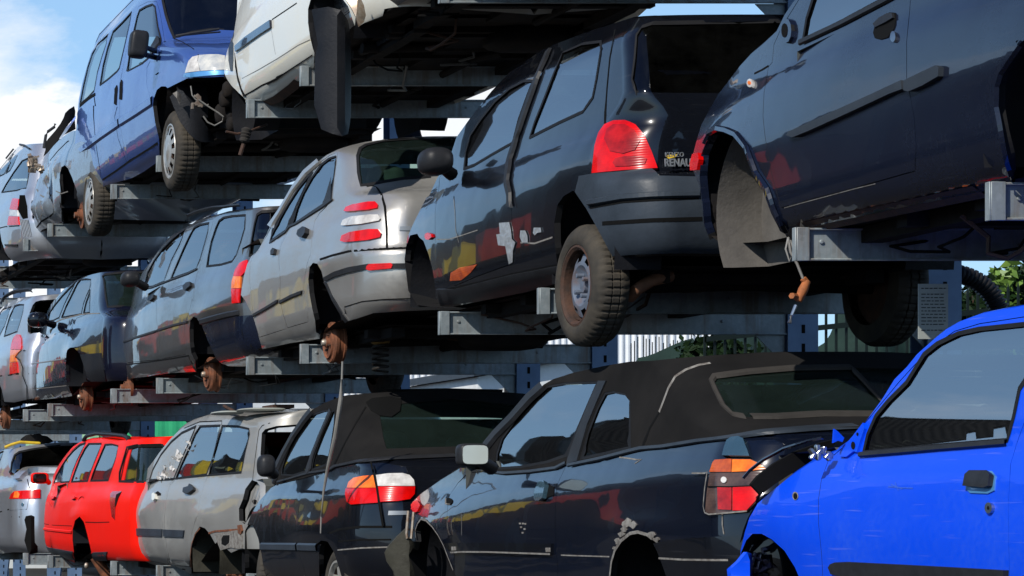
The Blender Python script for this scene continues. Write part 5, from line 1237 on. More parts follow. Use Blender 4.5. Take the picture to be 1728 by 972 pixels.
def car_midnight():
    c = Car('hatchback_car', 'midnight blue hatchback with empty wheel arches and a grey rubbing strip', 'car', CARGRP).root
    s = Surf(6.95, prof(1.04, 1.76, 2.22), [(1.10, .08), (1.3, 0), (1.5, .06), (1.8, .12), (2.2, .5)], L=3.4, bumps=[(3.0, 1.42, .5, .10, .02), (.6, 1.45, .45, .12, .02)])
    segs = [('roof', [('c', -430), ('t', -.2, 2.15), ('t', .3, 2.20), ('t', 1.0, 2.20), ('t', 1.35, 2.12)]), ('screen', P('PA', '700 -140 650 -50 600 12 560 72')),
            ('hood', P('PA', '522 150 460 208 400 258 345 318 300 378 240 455 200 525')), ('nose', P('PA', '160 600 135 680 120 740 118 820 150 900')),
            ('floor', P('PB', '158 100 172 230 200 300 262 345 340 338 480 332 575 310 640 250 800 212 1100 150 1400 88 1600 50 1750 20')+[(2000, 260), (2080, 200), ('c', 190)])]
    fa = P('PB', '600 268 560 262 522 190 478 100')+P('PA', '462 940 430 850 390 745 350 684 300 640 240 626 205 650 182 692 158 745 150 850 158 960')+P('PB', '170 230 200 300 262 345 340 338 480 332 574 322')
    fa = P('PB', '577 300 540 225 500 150 470 70 440 -20')+P('PA', '405 770 365 698 325 655 285 636 240 626 205 646 180 690 158 745 150 850 160 960')+P('PB', '164 120 172 220 200 300 230 420 500 440')
    ra = P('PA', '1650 850 1636 780 1600 640 1578 520 1580 410 1600 340 1640 280 1700 205')+[(1760, 40), (1850, 0), (1950, 30), (2010, 100), (2020, 400), (1750, 500)]
    door = P('PB', '545 148 520 70 495 -30')+P('PA', '480 760 463 640 455 560 460 450 482 322 500 300 508 215 545 130 620 10 660 -60 720 -150')+[(1440, -150), (1560, -240), (1600, -250)]+P('PA', '1190 -300 1176 -100 1168 0 1165 50 1150 200 1150 380 1165 450 1186 560 1196 700 1190 827')+P('PB', '900 52 700 105')
    w = P('PA', '650 196 668 90 700 -10')+[(1400, -70), (1450, -150), (1540, -210), (1532, -100), (1510, -18)]+P('PA', '1030 0 840 102')
    build_car(s, c, segs, 'punto', [fa, ra], [door], [w], [('t', -.40, 1.86), ('t', -.42, 2.08), ('c', -350), ('c', -262)]); plain_tail(s, c, 1.50, 1.76, 1.12, 1.44)
    line(s, c, 'window_strip', M['plastic'], P('PA', '640 205 840 112 1040 8 1160 -60'), .028, off=.004, h=.008)
    patch(s, c, 'rubbing_strip', M['stripgrey'], P('PA', '590 652 600 636 800 545 1000 455 1145 388 1150 430 1090 452 900 540 700 630 620 662'), off=.018, lip=.02)
    patch(s, c, 'rubbing_strip', M['stripgrey'], P('PA', '1158 390 1240 350 1312 317 1328 325 1326 368 1250 412 1180 442 1158 436'), off=.018, lip=.02)
    patch(s, c, 'door_handle', M['gap'], P('PA', '990 160 998 185 1025 192 1060 182 1090 140 1101 90 1096 62 1070 60 1030 80 1000 115'), off=.003, lip=.004)
    patch(s, c, 'handle_grip', M['plastic'], P('PA', '1000 118 1030 88 1070 66 1092 66 1096 90 1060 112 1010 138'), off=.012, lip=.01)
    patch(s, c, 'door_lock', M['metal'], round_px('PA', 1092, 180, 13, 26), off=.008, lip=.01)
    patch(s, c, 'mirror_base', M['punto'], round_px('PA', 583, 150, 27, 60), off=.014, lip=.02); patch(s, c, 'mirror_hole', M['gap'], round_px('PA', 578, 150, 14, 34), off=.016, lip=.004)
    patch(s, c, 'indicator', M['clear_lens'], round_px('PA', 403, 405, 15, 22), off=.010, lip=.01); patch(s, c, 'indicator_bulb', M['amber_lens'], round_px('PA', 403, 405, 7, 10), off=.013, lip=.004)
    line(s, c, 'bonnet_gap', M['gap'], P('PA', '415 355 450 338 482 318'), .008)
    patch(s, c, 'marker_lamp', M['red_lens'], P('PA', '128 745 155 738 160 770 150 820 118 822 116 790'), off=.012, lip=.02)
    line(s, c, 'sill_seam', M['chip'], P('PB', '560 145 640 122 760 90 900 52 1000 28'), .003)
    line(s, c, 'arch_lip', M['punto'], P('PA', '1640 830 1604 640 1583 520 1585 410 1604 345 1645 285 1700 210'), .03, off=.002, h=.012)
    line(s, c, 'arch_lip', M['punto'], P('PB', '560 250 515 160 480 60')+P('PA', '425 830 380 710 330 650 285 630 240 620 200 640 178 686'), .028, off=.002, h=.012)
    arch(s, c, (10.02, 1.20), .36, mat='liner', a0=-35); arch(s, c, (7.86, 1.2), .40)
    underbody(s, c, 1.04, 7.1, 10.1, [(7.9, 1.05)])
    line(s, c, 'grime', M['rust2'], P('PB', '640 245 900 190 1200 128 1500 65'), .035, off=.001)
    seats(s, c, 1.74, 7.0, 10, rows=(.55,)); dash(s, c, 1.74, 9.2)
def car_silver():
    c = Car('saloon_car', 'pewter silver saloon with three pill shaped tail lamps and rusty brake drums', 'car', CARGRP).root
    s = Surf(14.75, prof(1.07, 1.86, 2.30), [(1.15, .12), (1.22, .03), (1.40, -.02), (1.50, -.02), (1.56, .03), (1.75, .07), (1.86, .13), (1.93, .42), (2.16, .66), (2.3, 1.0)], a=.34, b=.26, L=3.9, bumps=[(.45, 1.52, .45, .10, .02)])
    segs = [('roof', [('c', 231)]+P('FA', '1690 90 1400 95 1250 107 1100 123 1010 134 900 158 820 183 740 223 690 262')), ('screen', P('FA', '640 310 560 390 480 490 420 590 370 680 330 745')),
            ('hood', P('FA', '290 820 240 920')+P('FB', '190 12 160 70 138 150 122 240')), ('nose', P('FB', '112 300 104 480 128 600 160 720')),
            ('floor', P('FB', '180 770 262 690 340 672 480 642 600 625 690 612 800 520 890 486 960 465 1080 425 1300 410 1520 402')+[('c', 523)])]
    fa = P('FB', '112 288 150 340 200 440 228 530 248 610 270 690 240 900 90 900 85 400')
    ra = P('FB', '692 616 690 580 662 565 655 480 632 380 614 280 606 180 615 90 640 58 672 65 702 120 718 185 745 230 785 330 842 425 892 492 870 750 700 750')
    d1 = P('FB', '250 603 228 540 205 450 190 300 178 180 182 60')+P('FA', '205 955 240 915 290 828 330 752 370 688 420 600 480 500 560 402 640 322 688 272 640 340 590 430 530 560 465 750 440 800 400 880 388 950')+P('FB', '388 60 398 200 393 320 412 420 446 540 340 575')
    d2 = P('FB', '455 535 418 420 399 320 403 200 393 60')+P('FA', '392 955 405 885 445 800 472 750 535 560 600 420 650 335 700 268 760 225 818 203 818 240 795 400 785 545 740 600 690 645 655 700 635 800 622 950')+P('FB', '600 60 580 160 572 260 590 360 606 490')
    w1 = P('FA', '325 855 350 775 400 685 460 582 530 472 600 385 640 345 590 440 520 590 462 740 440 775')
    w2 = P('FA', '478 740 520 622 570 502 630 392 700 295 760 248 810 232 800 330 772 540 700 600 600 670 520 718')
    rw = P('FA', '990 445 972 350 966 230 985 175 1025 150 1150 120 1350 104')+[('c', 234), ('c', 293)]+P('FA', '1300 395 1150 420 1060 437')
    build_car(s, c, segs, 'silver', [fa, ra], [d1, d2], [w1, w2], rw, rglass=M['glassgreen'])
    patch(s, c, 'quarter_pane', M['plastic'], P('FA', '712 590 745 480 775 380 772 540'), off=.003, lip=0)
    for n, m, q in (('tail_light', 'red_lens', '875 635 890 605 940 585 1050 568 1100 568 1120 590 1115 615 1050 628 900 640'), ('tail_light', 'red_lens', '850 850 862 810 920 785 1050 765 1120 765 1143 795 1135 825 1050 845 880 860'),
                    ('reversing_light', 'clear_lens', '855 735 870 700 930 675 1060 662 1120 662 1137 690 1125 705 1000 728 870 740')):
        patch(s, c, n, M[m], P('FA', q), off=.012, lip=.02, sym=True)
    line(s, c, 'boot_gap', M['gap'], P('FA', '1030 450 1070 445 1105 458 1140 510 1165 600 1178 760 1180 902'), .014, sym=True)
    line(s, c, 'bumper_gap', M['gap'], P('FA', '690 985 780 955 900 925 1050 912 1180 905 1330 897')+[('c', 417)], .014)
    patch(s, c, 'bumper_strip', M['plastic'], P('FB', '722 165 800 122 900 90 1050 65 1310 62')+[('c', 444), ('c', 453)]+P('FB', '1310 100 1050 105 900 130 800 160 735 192'), off=.010, lip=.014, sym=True)
    patch(s, c, 'reflector', M['red_lens'], P('FB', '1045 82 1062 66 1215 60 1226 75 1215 100 1062 115 1040 104'), off=.016, lip=.01)
    patch(s, c, 'arch_trim', M['plastic'], P('FB', '722 195 745 205 780 290 860 420 905 478 880 492 842 425 785 330 745 235'), off=.008, lip=.02)
    line(s, c, 'bumper_seam', M['gap'], P('FB', '870 380 1000 340 1150 325 1350 318')+[('c', 503)], .006)
    line(s, c, 'side_moulding', M['plastic'], P('FB', '212 440 300 390 390 335'), .028, off=.003, h=.01); line(s, c, 'side_moulding', M['plastic'], P('FB', '405 345 480 305 565 272'), .028, off=.003, h=.01)
    patch(s, c, 'badge', M['chrome'], P('FA', '1270 775 1275 745 1358 742 1355 775'), off=.006, lip=.003)
    patch(s, c, 'door_handle', M['plastic'], P('FA', '550 812 556 785 592 758 615 765 612 800 590 832 565 828'), off=.03, lip=.03); patch(s, c, 'door_handle', M['plastic'], P('FA', '350 955 350 925 365 905 378 915 372 945'), off=.02, lip=.02)
    line(s, c, 'window_strip', M['plastic'], P('FA', '330 862 440 785 470 745 520 722 700 603 780 545'), .022, off=.004, h=.005)
    line(s, c, 'cant_rail', M['silver'], P('FA', '330 745 400 640 500 470 590 350 690 265'), .05, off=.004, h=.012)
    arch(s, c, (15.65, 1.22), .40, a0=-5); arch(s, c, (18.0, 1.22), .38)
    hub(c, (4.60, 15.86, CZ+1.055), .128); hub(c, (4.66, 17.75, CZ+1.08), .11, 'disc')
    underbody(s, c, 1.07, 14.9, 18.4, [(15.86, 1.05)])
    b = MB(); coil(b, (4.86, 15.62, CZ+.86), .045, .17, 5, .008); b.build('coil_spring', M['springdk'], c)
    b = MB(); b.ell((4.86, 15.62, CZ+1.045), (.055, .05, .022), 2.5, 18, 8); b.build('spring_seat', M['yellowb2'], c)
    seats(s, c, 1.86, 14.9, 18.4, rows=(.28, .62)); dash(s, c, 1.84, 17.4)
def car_graphite():
    c = Car('estate_car', 'graphite grey estate with a red and amber tail light and rusty hubs', 'car', CARGRP).root
    s = Surf(17.5, prof(1.06, 1.80, 2.25), [(1.06, .10), (1.15, .03), (1.40, .0), (1.47, .03), (1.8, .10), (2.24, .30)], a=.28, b=.20, L=4.1, cf=.6, zc=1.75, bumps=[(.5, 1.47, .5, .08, .02), (3.3, 1.42, .5, .10, .015)])
    segs = [('roof', [('c', 350)]+P('DA', '1700 105 1500 112 1380 128 1200 150 1050 195 920 232 880 262 840 285')), ('screen', P('DA', '760 330 680 380 610 460 560 530 500 620 440 690 415 745')),
            ('hood', P('DA', '350 852 250 962')+P('DB', '200 100 150 190 115 282')), ('nose', P('DB', '95 400 98 530 128 640 195 765')),
            ('floor', P('DB', '310 750 500 722 700 692 925 682 1100 580 1125 570 1160 595 1230 620 1350 622')+[('c', 614)])]
    fa = P('DB', '125 325 150 292 180 300 210 360 240 450 270 540 300 640 312 765 300 900 230 900 190 745 140 640 118 530 110 420')
    ra = P('DB', '925 700 915 590 880 520 865 420 862 300 870 220 900 185 940 200 990 262 1040 370 1080 460 1125 575 1100 800 940 800')
    d1 = P('DB', '302 605 285 500 275 400 268 300 262 200 262 110')+P('DA', '262 985 330 925 400 860 430 740 460 680 500 622 560 532 615 460 685 385 760 335 836 290 780 430 700 590 635 790 585 880 556 960')+P('DB', '557 60 560 200 578 400 603 578 450 592')
    d2 = P('DB', '608 574 584 400 566 200 563 60')+P('DA', '562 960 592 880 642 790 705 600 790 440 848 292 895 265 945 243 1080 212 1062 300 1012 440 972 600 930 720 905 850 898 960')+P('DB', '885 30 855 160 822 240 812 380 828 532')
    w1 = P('DA', '445 838 478 705 540 592 620 482 700 402 770 342 826 308 775 440 698 590 628 786 530 828')
    w2 = P('DA', '690 762 740 642 800 502 860 372 905 292 950 268 1040 250 1030 330 1000 440 960 580 922 670 850 705')
    w3 = P('DA', '1020 645 1035 540 1060 420 1100 300 1130 232 1170 202 1250 187 1372 178 1365 300 1330 420 1290 540 1250 600 1150 630')
    rw = P('DA', '1410 545 1430 400 1455 260 1478 175 1520 148 1680 138')+[('c', 356), ('c', 430)]+P('DA', '1500 548')
    build_car(s, c, segs, 'graphite', [fa, ra], [d1, d2], [w1, w2, w3], rw)
    bp = P('DB', '950 205 965 160 1010 130 1150 98 1320 70')+[('c', 512), ('c', 613)]+P('DB', '1350 620 1230 618 1160 592 1120 550 1050 400 1000 270')
    patch(s, c, 'rear_bumper', M['graphite'], bp, off=.014, lip=.03, sym=True)
    line(s, c, 'bumper_strip', M['plastic'], P('DB', '985 232 1060 208 1150 184 1240 164 1330 150')+[('c', 528)], .045, off=.016, h=.012)
    patch(s, c, 'lower_bumper', M['punto'], P('DB', '1000 275 1150 215 1330 180')+[('c', 533), ('c', 613)]+P('DB', '1350 620 1230 618 1160 592 1120 550 1050 400'), off=.017, lip=.01, sym=True)
    patch(s, c, 'tail_light', M['red_lens'], P('DA', '1275 735 1290 680 1330 620 1398 590 1404 610 1390 690 1342 738'), off=.012, lip=.02, sym=True)
    patch(s, c, 'indicator_light', M['amber_lens'], P('DA', '1257 846 1260 785 1275 738 1341 740 1336 846'), off=.012, lip=.02, sym=True)
    patch(s, c, 'tail_light', M['red_lens'], P('DB', '1256 -68 1336 -68 1328 60 1262 65'), off=.012, lip=.02, sym=True)
    for q in ('825 862 822 832 850 802 885 795 888 830 862 850 842 872', '500 962 505 932 540 902 556 910 550 942 520 968'):
        patch(s, c, 'door_handle', M['plastic'], P('DA', q), off=.02, lip=.02)
    patch(s, c, 'indicator', M['clear_lens'], round_px('DB', 240, 170, 16, 22), off=.01, lip=.01)
    line(s, c, 'side_moulding', M['plastic'], P('DB', '268 415 400 368 560 318'), .022, off=.003, h=.006); line(s, c, 'side_moulding', M['plastic'], P('DB', '572 312 700 270 800 245 845 235'), .022, off=.003, h=.006)
    line(s, c, 'window_strip', M['plastic'], P('DA', '430 858 520 838 640 790 690 770 850 712 930 672'), .018, off=.004, h=.004)
    line(s, c, 'sill_line', M['gap'], P('DB', '295 622 500 598 700 568 860 540'), .010)
    patch(s, c, 'sill_panel', M['graphite'], P('DB', '298 630 500 606 700 575 862 548 925 676 700 690 500 720 312 745'), off=.010, lip=.02)
    line(s, c, 'roof_rail', M['plastic'], P('DA', '900 225 1000 190 1150 150 1300 118 1400 105'), .02, off=.05, h=.02)
    arch(s, c, (18.75, 1.22), .38, a0=-5); arch(s, c, (21.35, 1.22), .38)
    hub(c, (4.62, 19.03, CZ+1.03), .128); hub(c, (4.66, 22.1, CZ+1.08), .115, 'disc')
    underbody(s, c, 1.06, 17.6, 21.6, [(19.03, 1.03)])
    door_mirror(s, c, Vector((4.40, 20.63, CZ+1.885)), (.075, .10, .065), 'plastic', 2.6, None, Vector((4.55, 20.75, CZ+1.83)))
    seats(s, c, 1.80, 17.7, 21.6, rows=(.35, .62)); dash(s, c, 1.78, 20.4)
def car_navy():
    c = Car('saloon_car', 'dark navy saloon with its bumper missing, ahead of the graphite estate', 'car', CARGRP).root
    s = Surf(22.1, prof(1.08, 1.80, 2.26), [(1.1, .02), (1.3, .0), (1.60, .03), (1.70, .07), (1.79, .40), (2.2, .80), (2.3, 1.1)], a=.30, b=.22, L=4.2, bumps=[(1.15, 1.50, .42, .10, .03)])
    segs = [('roof', [('c', 459)]+P('EA', '1300 112 1150 114 1050 122 960 142 880 167 820 190')), ('screen', P('EA', '740 232 660 302 600 372 540 442 490 532 465 612')),
            ('hood', P('EA', '440 692 400 722 330 762 290 802 270 852 255 902')), ('nose', P('EB', '262 0 268 160 300 330 325 430')),
            ('floor', P('EB', '340 530 500 515 700 492 770 480 850 400 910 312 960 332 1100 332')+[('c', 645)])]
    ra = P('EB', '772 520 720 400 690 300 685 150 690 40')+P('EA', '700 930 730 905 765 903 795 930')+P('EB', '830 45 850 100 880 180 912 315 860 520')
    d1 = P('EB', '345 405 300 330 275 160 268 20')+P('EA', '262 905 300 812 400 752 450 692 470 622 500 555 600 392 700 292 806 202 745 320 685 440 622 600 540 680 500 750 488 850 490 960')+P('EB', '493 50 505 200 530 388')
    d2 = P('EB', '538 386 511 200 499 50')+P('EA', '496 960 494 850 507 752 546 683 628 602 690 450 752 320 822 190 900 182 950 190 950 300 938 545 800 600 740 700 710 790 690 870 682 960')+P('EB', '678 80 685 230 705 368')
    w1 = P('EA', '468 640 500 562 560 472 640 372 720 288 795 212 735 322 675 442 615 592 560 620')
    w2 = P('EA', '640 592 682 482 742 362 800 242 832 197 900 192 943 197 943 250 930 300 900 365 868 455 848 555 760 570')
    w3 = P('EA', '868 548 892 440 940 300 930 540')
    rw = P('EA', '1120 482 1104 400 1082 200 1066 160 1095 142 1300 120')+[('c', 461), ('c', 517)]+P('EA', '1250 475')
    build_car(s, c, segs, 'navy', [ra], [d1, d2], [w1, w2, w3], rw, rglass=M['glassgreen'])
    patch(s, c, 'rear_panel', M['linerdk'], P('EB', '838 50 1050 35 1110 330 950 330 905 260 880 170'), off=.006, lip=.01)
    line(s, c, 'chrome_strip', M['chrome'], P('EB', '272 158 400 138 540 118 682 95'), .014, off=.003, h=.004)
    line(s, c, 'belt_strip', M['chip'], P('EA', '560 655 640 612 840 560 930 552 1040 548'), .010, off=.003)
    line(s, c, 'sill_line', M['chip'], P('EB', '330 412 500 395 712 372'), .008)
    for q in ((695, 735), (470, 790)): patch(s, c, 'door_handle', M['navy'], round_px('EA', q[0], q[1], 26, 18), off=.02, lip=.02)
    arch(s, c, (23.55, 1.22), .40, a0=-5)
    hub(c, (4.58, 23.62, CZ+1.07), .13)
    b = MB(); b.lathe([(.085, -.02), (.088, .02), (.03, .03), (.001, .03)], (4.66, 23.62, CZ+1.08), (-1, 0, 0), 28); b.build('hub_sleeve', M['clear_metal'], c)
    underbody(s, c, 1.08, 22.3, 26.2, [(23.6, 1.05)])
    door_mirror(s, c, Vector((4.40, 24.85, CZ+1.875)), (.10, .10, .075), 'black', 2.6, None, Vector((4.58, 24.95, CZ+1.83)))
    seats(s, c, 1.82, 22.3, 26, rows=(.30, .55)); dash(s, c, 1.80, 24.8)
def car_silver_far():
    c = Car('estate_car', 'bright silver estate with an empty tailgate opening and roof rails', 'car', CARGRP).root
    s = Surf(26.35, prof(1.10, 1.86, 2.30), [(1.1, .06), (1.3, 0), (1.5, .0), (1.58, .04), (1.9, .10), (2.28, .30)], a=.26, b=.18, L=4.3)
    segs = [('roof', [('c', 496)]+P('EA', '600 357 400 367 330 377 200 387 100 432 40 472 0 512')), ('screen', P('EA', '-100 620 -250 800')), ('hood', P('EA', '-330 900')), ('nose', P('EB', '-400 100 -380 500')),
            ('floor', P('EB', '-300 560 -200 565 50 542 150 550 330 510')+[('c', 672)])]
    w1 = P('EA', '150 470 200 456 250 460 240 530 210 640 180 738 100 768 42 788 62 700 100 580'); w2 = P('EA', '-40 600 30 502 118 477 88 560 48 680 0 772 -80 800')
    rw = P('EA', '292 742 286 650 310 540 340 462 370 427 420 412 560 402')+[('c', 505), ('c', 563)]+P('EA', '350 752 312 764')
    ra = P('EB', '-90 700 -80 400 -40 300 -10 340 20 420 50 560 40 700')
    build_car(s, c, segs, 'silver2', [ra], [], [w1, w2], None, holes=[rw])
    patch(s, c, 'tail_light', M['red_lens'], P('EA', '118 925 125 880 150 800 185 765 210 770 230 820 235 890 228 925'), off=.012, lip=.02, sym=True)
    patch(s, c, 'indicator_light', M['amber_lens'], P('EB', '118 5 228 5 200 30 175 60 165 85 182 125 112 130'), off=.012, lip=.02, sym=True)
    patch(s, c, 'tail_light', M['red_lens'], P('EB', '112 134 184 132 196 240 110 258'), off=.012, lip=.02, sym=True)
    line(s, c, 'bumper_gap', M['gap'], P('EB', '-60 285 0 275 100 265 195 252 300 250')+[('c', 630)], .014)
    line(s, c, 'cable', M['gap'], P('EB', '265 10 180 30 165 70 215 110 245 190 240 260 285 380 290 560'), .012, off=.01)
    line(s, c, 'roof_rail', M['plastic'], P('EA', '40 460 60 410 90 382 140 355 200 335 280 322 340 318 372 332'), .035, off=.02, h=.03)
    seats(s, c, 1.86, 26.5, 30, rows=(.35, .6)); underbody(s, c, 1.10, 26.5, 30)
    hub(c, (4.62, 28.4, CZ+1.06), .13)
    arch(s, c, (28.2, 1.25), .40)
M['stripgrey'] = simple('dark_grey_strip', (.030, .036, .045), .45, var=.3, scale=5)
def car_van():
    c = Car('passenger_van', 'blue van facing forwards with red and yellow reflections, front bumper missing', 'van', CARGRP).root
    zs, zb, zr = 2.86, 3.66, 4.42
    pf = [(zs-.02, .12), (zs+.06, .05), (zs+.22, .008), (3.3, .0), (3.5, .012), (3.62, .03), (3.70, .05), (4.3, .05+.60*.24), (4.46, .30)]
    s = Surf(18.9, pf, [(2.9, .05), (3.1, 0), (3.27, .02), (3.36, .08), (3.42, .16), (3.55, .50), (3.68, 1.05), (3.74, 1.28), (3.80, 1.36), (4.42, 1.95)], a=.34, b=.24, crown=.10, L=4.4, bow=.03, W=1.72)
    segs = [('roof', [('c', -45), ('t', -.35, 4.40), ('t', -.1, 4.42)]+P('VA', '640 -70 555 0 460 100 350 215 252 320')), ('x', P('VA', '220 392 185 472 140 622 100 762 70 905')+P('LA', '690 350 680 480')),
            ('x', P('LA', '678 560 700 640 702 740 700 860')), ('floor', P('LA', '712 960 800 960 950 830 1200 760 1310 700 1465 590')+P('VA', '880 802 960 762 1050 718 1150 706 1300 702')+[('c', 129)])]
    fa = P('VB', '812 640 800 400 765 250 745 100')+P('VA', '752 900 780 820 820 787 860 787 892 812 925 900')+P('VB', '1000 300 1150 700')
    ra = P('LA', '704 762 712 650 738 582 788 560 830 600 870 680 910 740 938 800 950 900 760 1050 690 900')
    d1 = P('VB', '522 600 472 430 442 240 440 100')+P('VA', '440 960 452 720 500 480 560 230 600 90 615 58 700 15 780 12 812 120 842 300 852 370 720 560 692 620 688 760 722 900')+P('VB', '742 60 747 200 780 330 796 425 650 530')
    w1 = P('VA', '510 652 530 500 560 330 600 150 620 95 680 60 740 40 765 62 775 130 790 240 818 350 805 410 740 500 640 583')
    w2 = P('VA', '262 778 290 600 330 440 380 290 420 250 470 200 552 108 530 230 480 450 440 620 420 650 340 720')
    w3 = P('VA', '78 952 110 782 150 612 190 492 240 402 338 312 320 400 280 520 240 660 210 828 150 892')
    ws = P('VA', '938 342 900 250 865 140 838 20 825 -60 815 -140 850 -165')+[('c', -32), ('c', 56)]+P('VA', '1280 268 1100 296 980 334')
    build_car(s, c, segs, 'vanblue', [fa, ra], [d1], [w1, w2, w3], ws, roofcrown=.06, winseal=.02)
    line(s, c, 'panel_gap', M['gap'], P('VA', '205 850 222 965')+P('VB', '205 100 205 200 222 430 272 740'), .012)
    line(s, c, 'panel_gap', M['gap'], P('VA', '420 972 400 1050')+P('VB', '395 200 430 400 505 610'), .006)
    line(s, c, 'door_rail', M['gap'], P('VA', '78 968 150 905 220 858'), .035, off=.003)
    line(s, c, 'roof_gutter', M['gap'], P('VA', '255 318 350 218 460 105 555 8 640 -60'), .014)
    line(s, c, 'body_strip', M['vanblue'], P('VB', '50 545 100 500 270 370 440 252'), .085, off=.002, h=.016); line(s, c, 'body_strip', M['vanblue'], P('VB', '452 245 600 150 742 55'), .085, off=.002, h=.016)
    line(s, c, 'sill_line', M['gap'], P('VB', '285 775 400 700 520 612 650 530 790 440'), .014)
    for q in ('440 905 446 760 460 726 470 742 468 850 464 912', '393 945 398 810 418 775 425 800 414 960'): patch(s, c, 'door_handle', M['gap'], P('VA', q), off=.004, lip=.004)
    patch(s, c, 'indicator_light', M['clear_lens'], P('VA', '1050 665 1062 620 1080 562 1112 527 1166 514 1160 560 1183 650 1120 656'), off=.012, lip=.02, sym=True)
    patch(s, c, 'headlight', M['headlamp'], P('VA', '1170 514 1250 509 1340 509 1400 520 1400 640 1190 650 1165 570'), off=.014, lip=.02, sym=True)
    patch(s, c, 'grille_trim', M['lightblue'], P('VA', '1045 702 1050 672 1190 656 1305 652')+[('c', 121), ('c', 128)]+P('VA', '1305 690 1100 706'), off=.02, lip=.03, sym=True)
    line(s, c, 'bonnet_gap', M['gap'], P('VA', '848 384 900 356 932 347 1020 386 1110 442 1162 502'), .010, sym=True)
    patch(s, c, 'side_repeater', M['gap'], P('VA', '768 682 795 660 800 664 775 684'), off=.004, lip=.003)
    patch(s, c, 'mirror_foot', M['plastic'], P('VA', '735 480 760 400 795 335 812 345 815 400 780 450 750 500'), off=.02, lip=.03)
    patch(s, c, 'corner_panel', M['vanblue'], P('VA', '712 540 745 500 800 440 812 470 780 560 740 565'), off=.006, lip=.01)
    b = MB(); b.tube([pY(297, 61, 20.05), pY(325, 56, 19.98), pY(370, 49, 19.95)], .012, 6); b.tube([pY(297, 61, 20.05), pY(335, 57, 20.0), pY(372, 54, 20.0)], .007, 6); b.build('wiper', M['plastic'], c)
    # boxy mirror on two arms
    b = MB(); cc = pY(233.5, 75, 20.05); b.ell(cc, (.072, .07, .108), 4.5, 28, 16, Matrix.Rotation(.12, 3, 'Y'))
    b.tube([cc+Vector((.05, 0, -.08)), pY(262, 97, 20.3)], .022, 8); b.tube([cc+Vector((.05, 0, -.02)), pY(262, 86, 20.3)], .02, 8); b.build('door_mirror', M['plastic'], c)
    wheel(c, (4.53, 19.80, CZ+(PY-255)*19.80/FPX), .31, .18, .205, 'cap'); wheel(c, (4.53, 22.95, CZ+(PY-340)*22.95/FPX), .31, .18, .205, 'cap')
    arch(s, c, (19.95, 3.08), .42, a0=-8); arch(s, c, (23.0, 3.02), .40, a0=-8)
    plate(c, 'splash_guard', 'linerdk', P('VB', '900 20 960 -40 1000 -20 1040 60 1100 150 1200 280 1310 400 1310 432 1170 446 1100 425 1040 360 980 260 930 120'), 19.45, bulge=.10, thick=.006)
    plate(c, 'splash_guard', 'chip', P('VA', '925 850 960 835 1000 860 1005 920 985 955 960 900'), 19.30, bulge=.02)
    # exposed engine bay
    b = MB(); r2 = random.Random(11)
    b.box(4.9, 6.0, 19.15, 19.25, CZ+3.02, CZ+3.12); b.box(4.86, 5.9, 19.3, 19.6, CZ+2.86, CZ+3.20)
    for k in range(16):
        x, z = r2.uniform(4.74, 5.1), r2.uniform(2.88, 3.2); w = r2.uniform(.02, .06); b.ell((x, r2.uniform(18.95, 19.2), CZ+z), (w, .05, w*1.3), 3, 10, 6)
    b.build('engine_parts', M['under'], c)
    b = MB()
    b.tube([pY(*q, 18.95) for q in ((335, 168), (352, 180), (368, 190), (377, 197), (375, 205), (362, 212), (350, 206), (343, 196))], .006, 6)
    b.tube([pY(*q, 18.97) for q in ((322, 145), (324, 160), (330, 168), (345, 176))], .005, 6); b.tube([pY(*q, 18.98) for q in ((328, 160), (338, 182), (352, 176))], .004, 6)
    b.build('loose_wire', M['wire'], c)
    b = MB(); r3 = random.Random(6)
    for k in range(9): b.ell(pY(318+r3.uniform(0, 24), 158+r3.uniform(0, 26), 18.98), (r3.uniform(.01, .03), .02, r3.uniform(.004, .012)), 12, 8, 4, Matrix.Rotation(r3.uniform(0, 3), 3, 'Y'))
    b.build('bracket', M['spring'], c)
    underbody(s, c, 2.86, 19.1, 23.2, [(19.8, 2.82), (22.9, 2.82)])
    seats(s, c, 3.66, 20.4, 23.2, rows=(.35,))
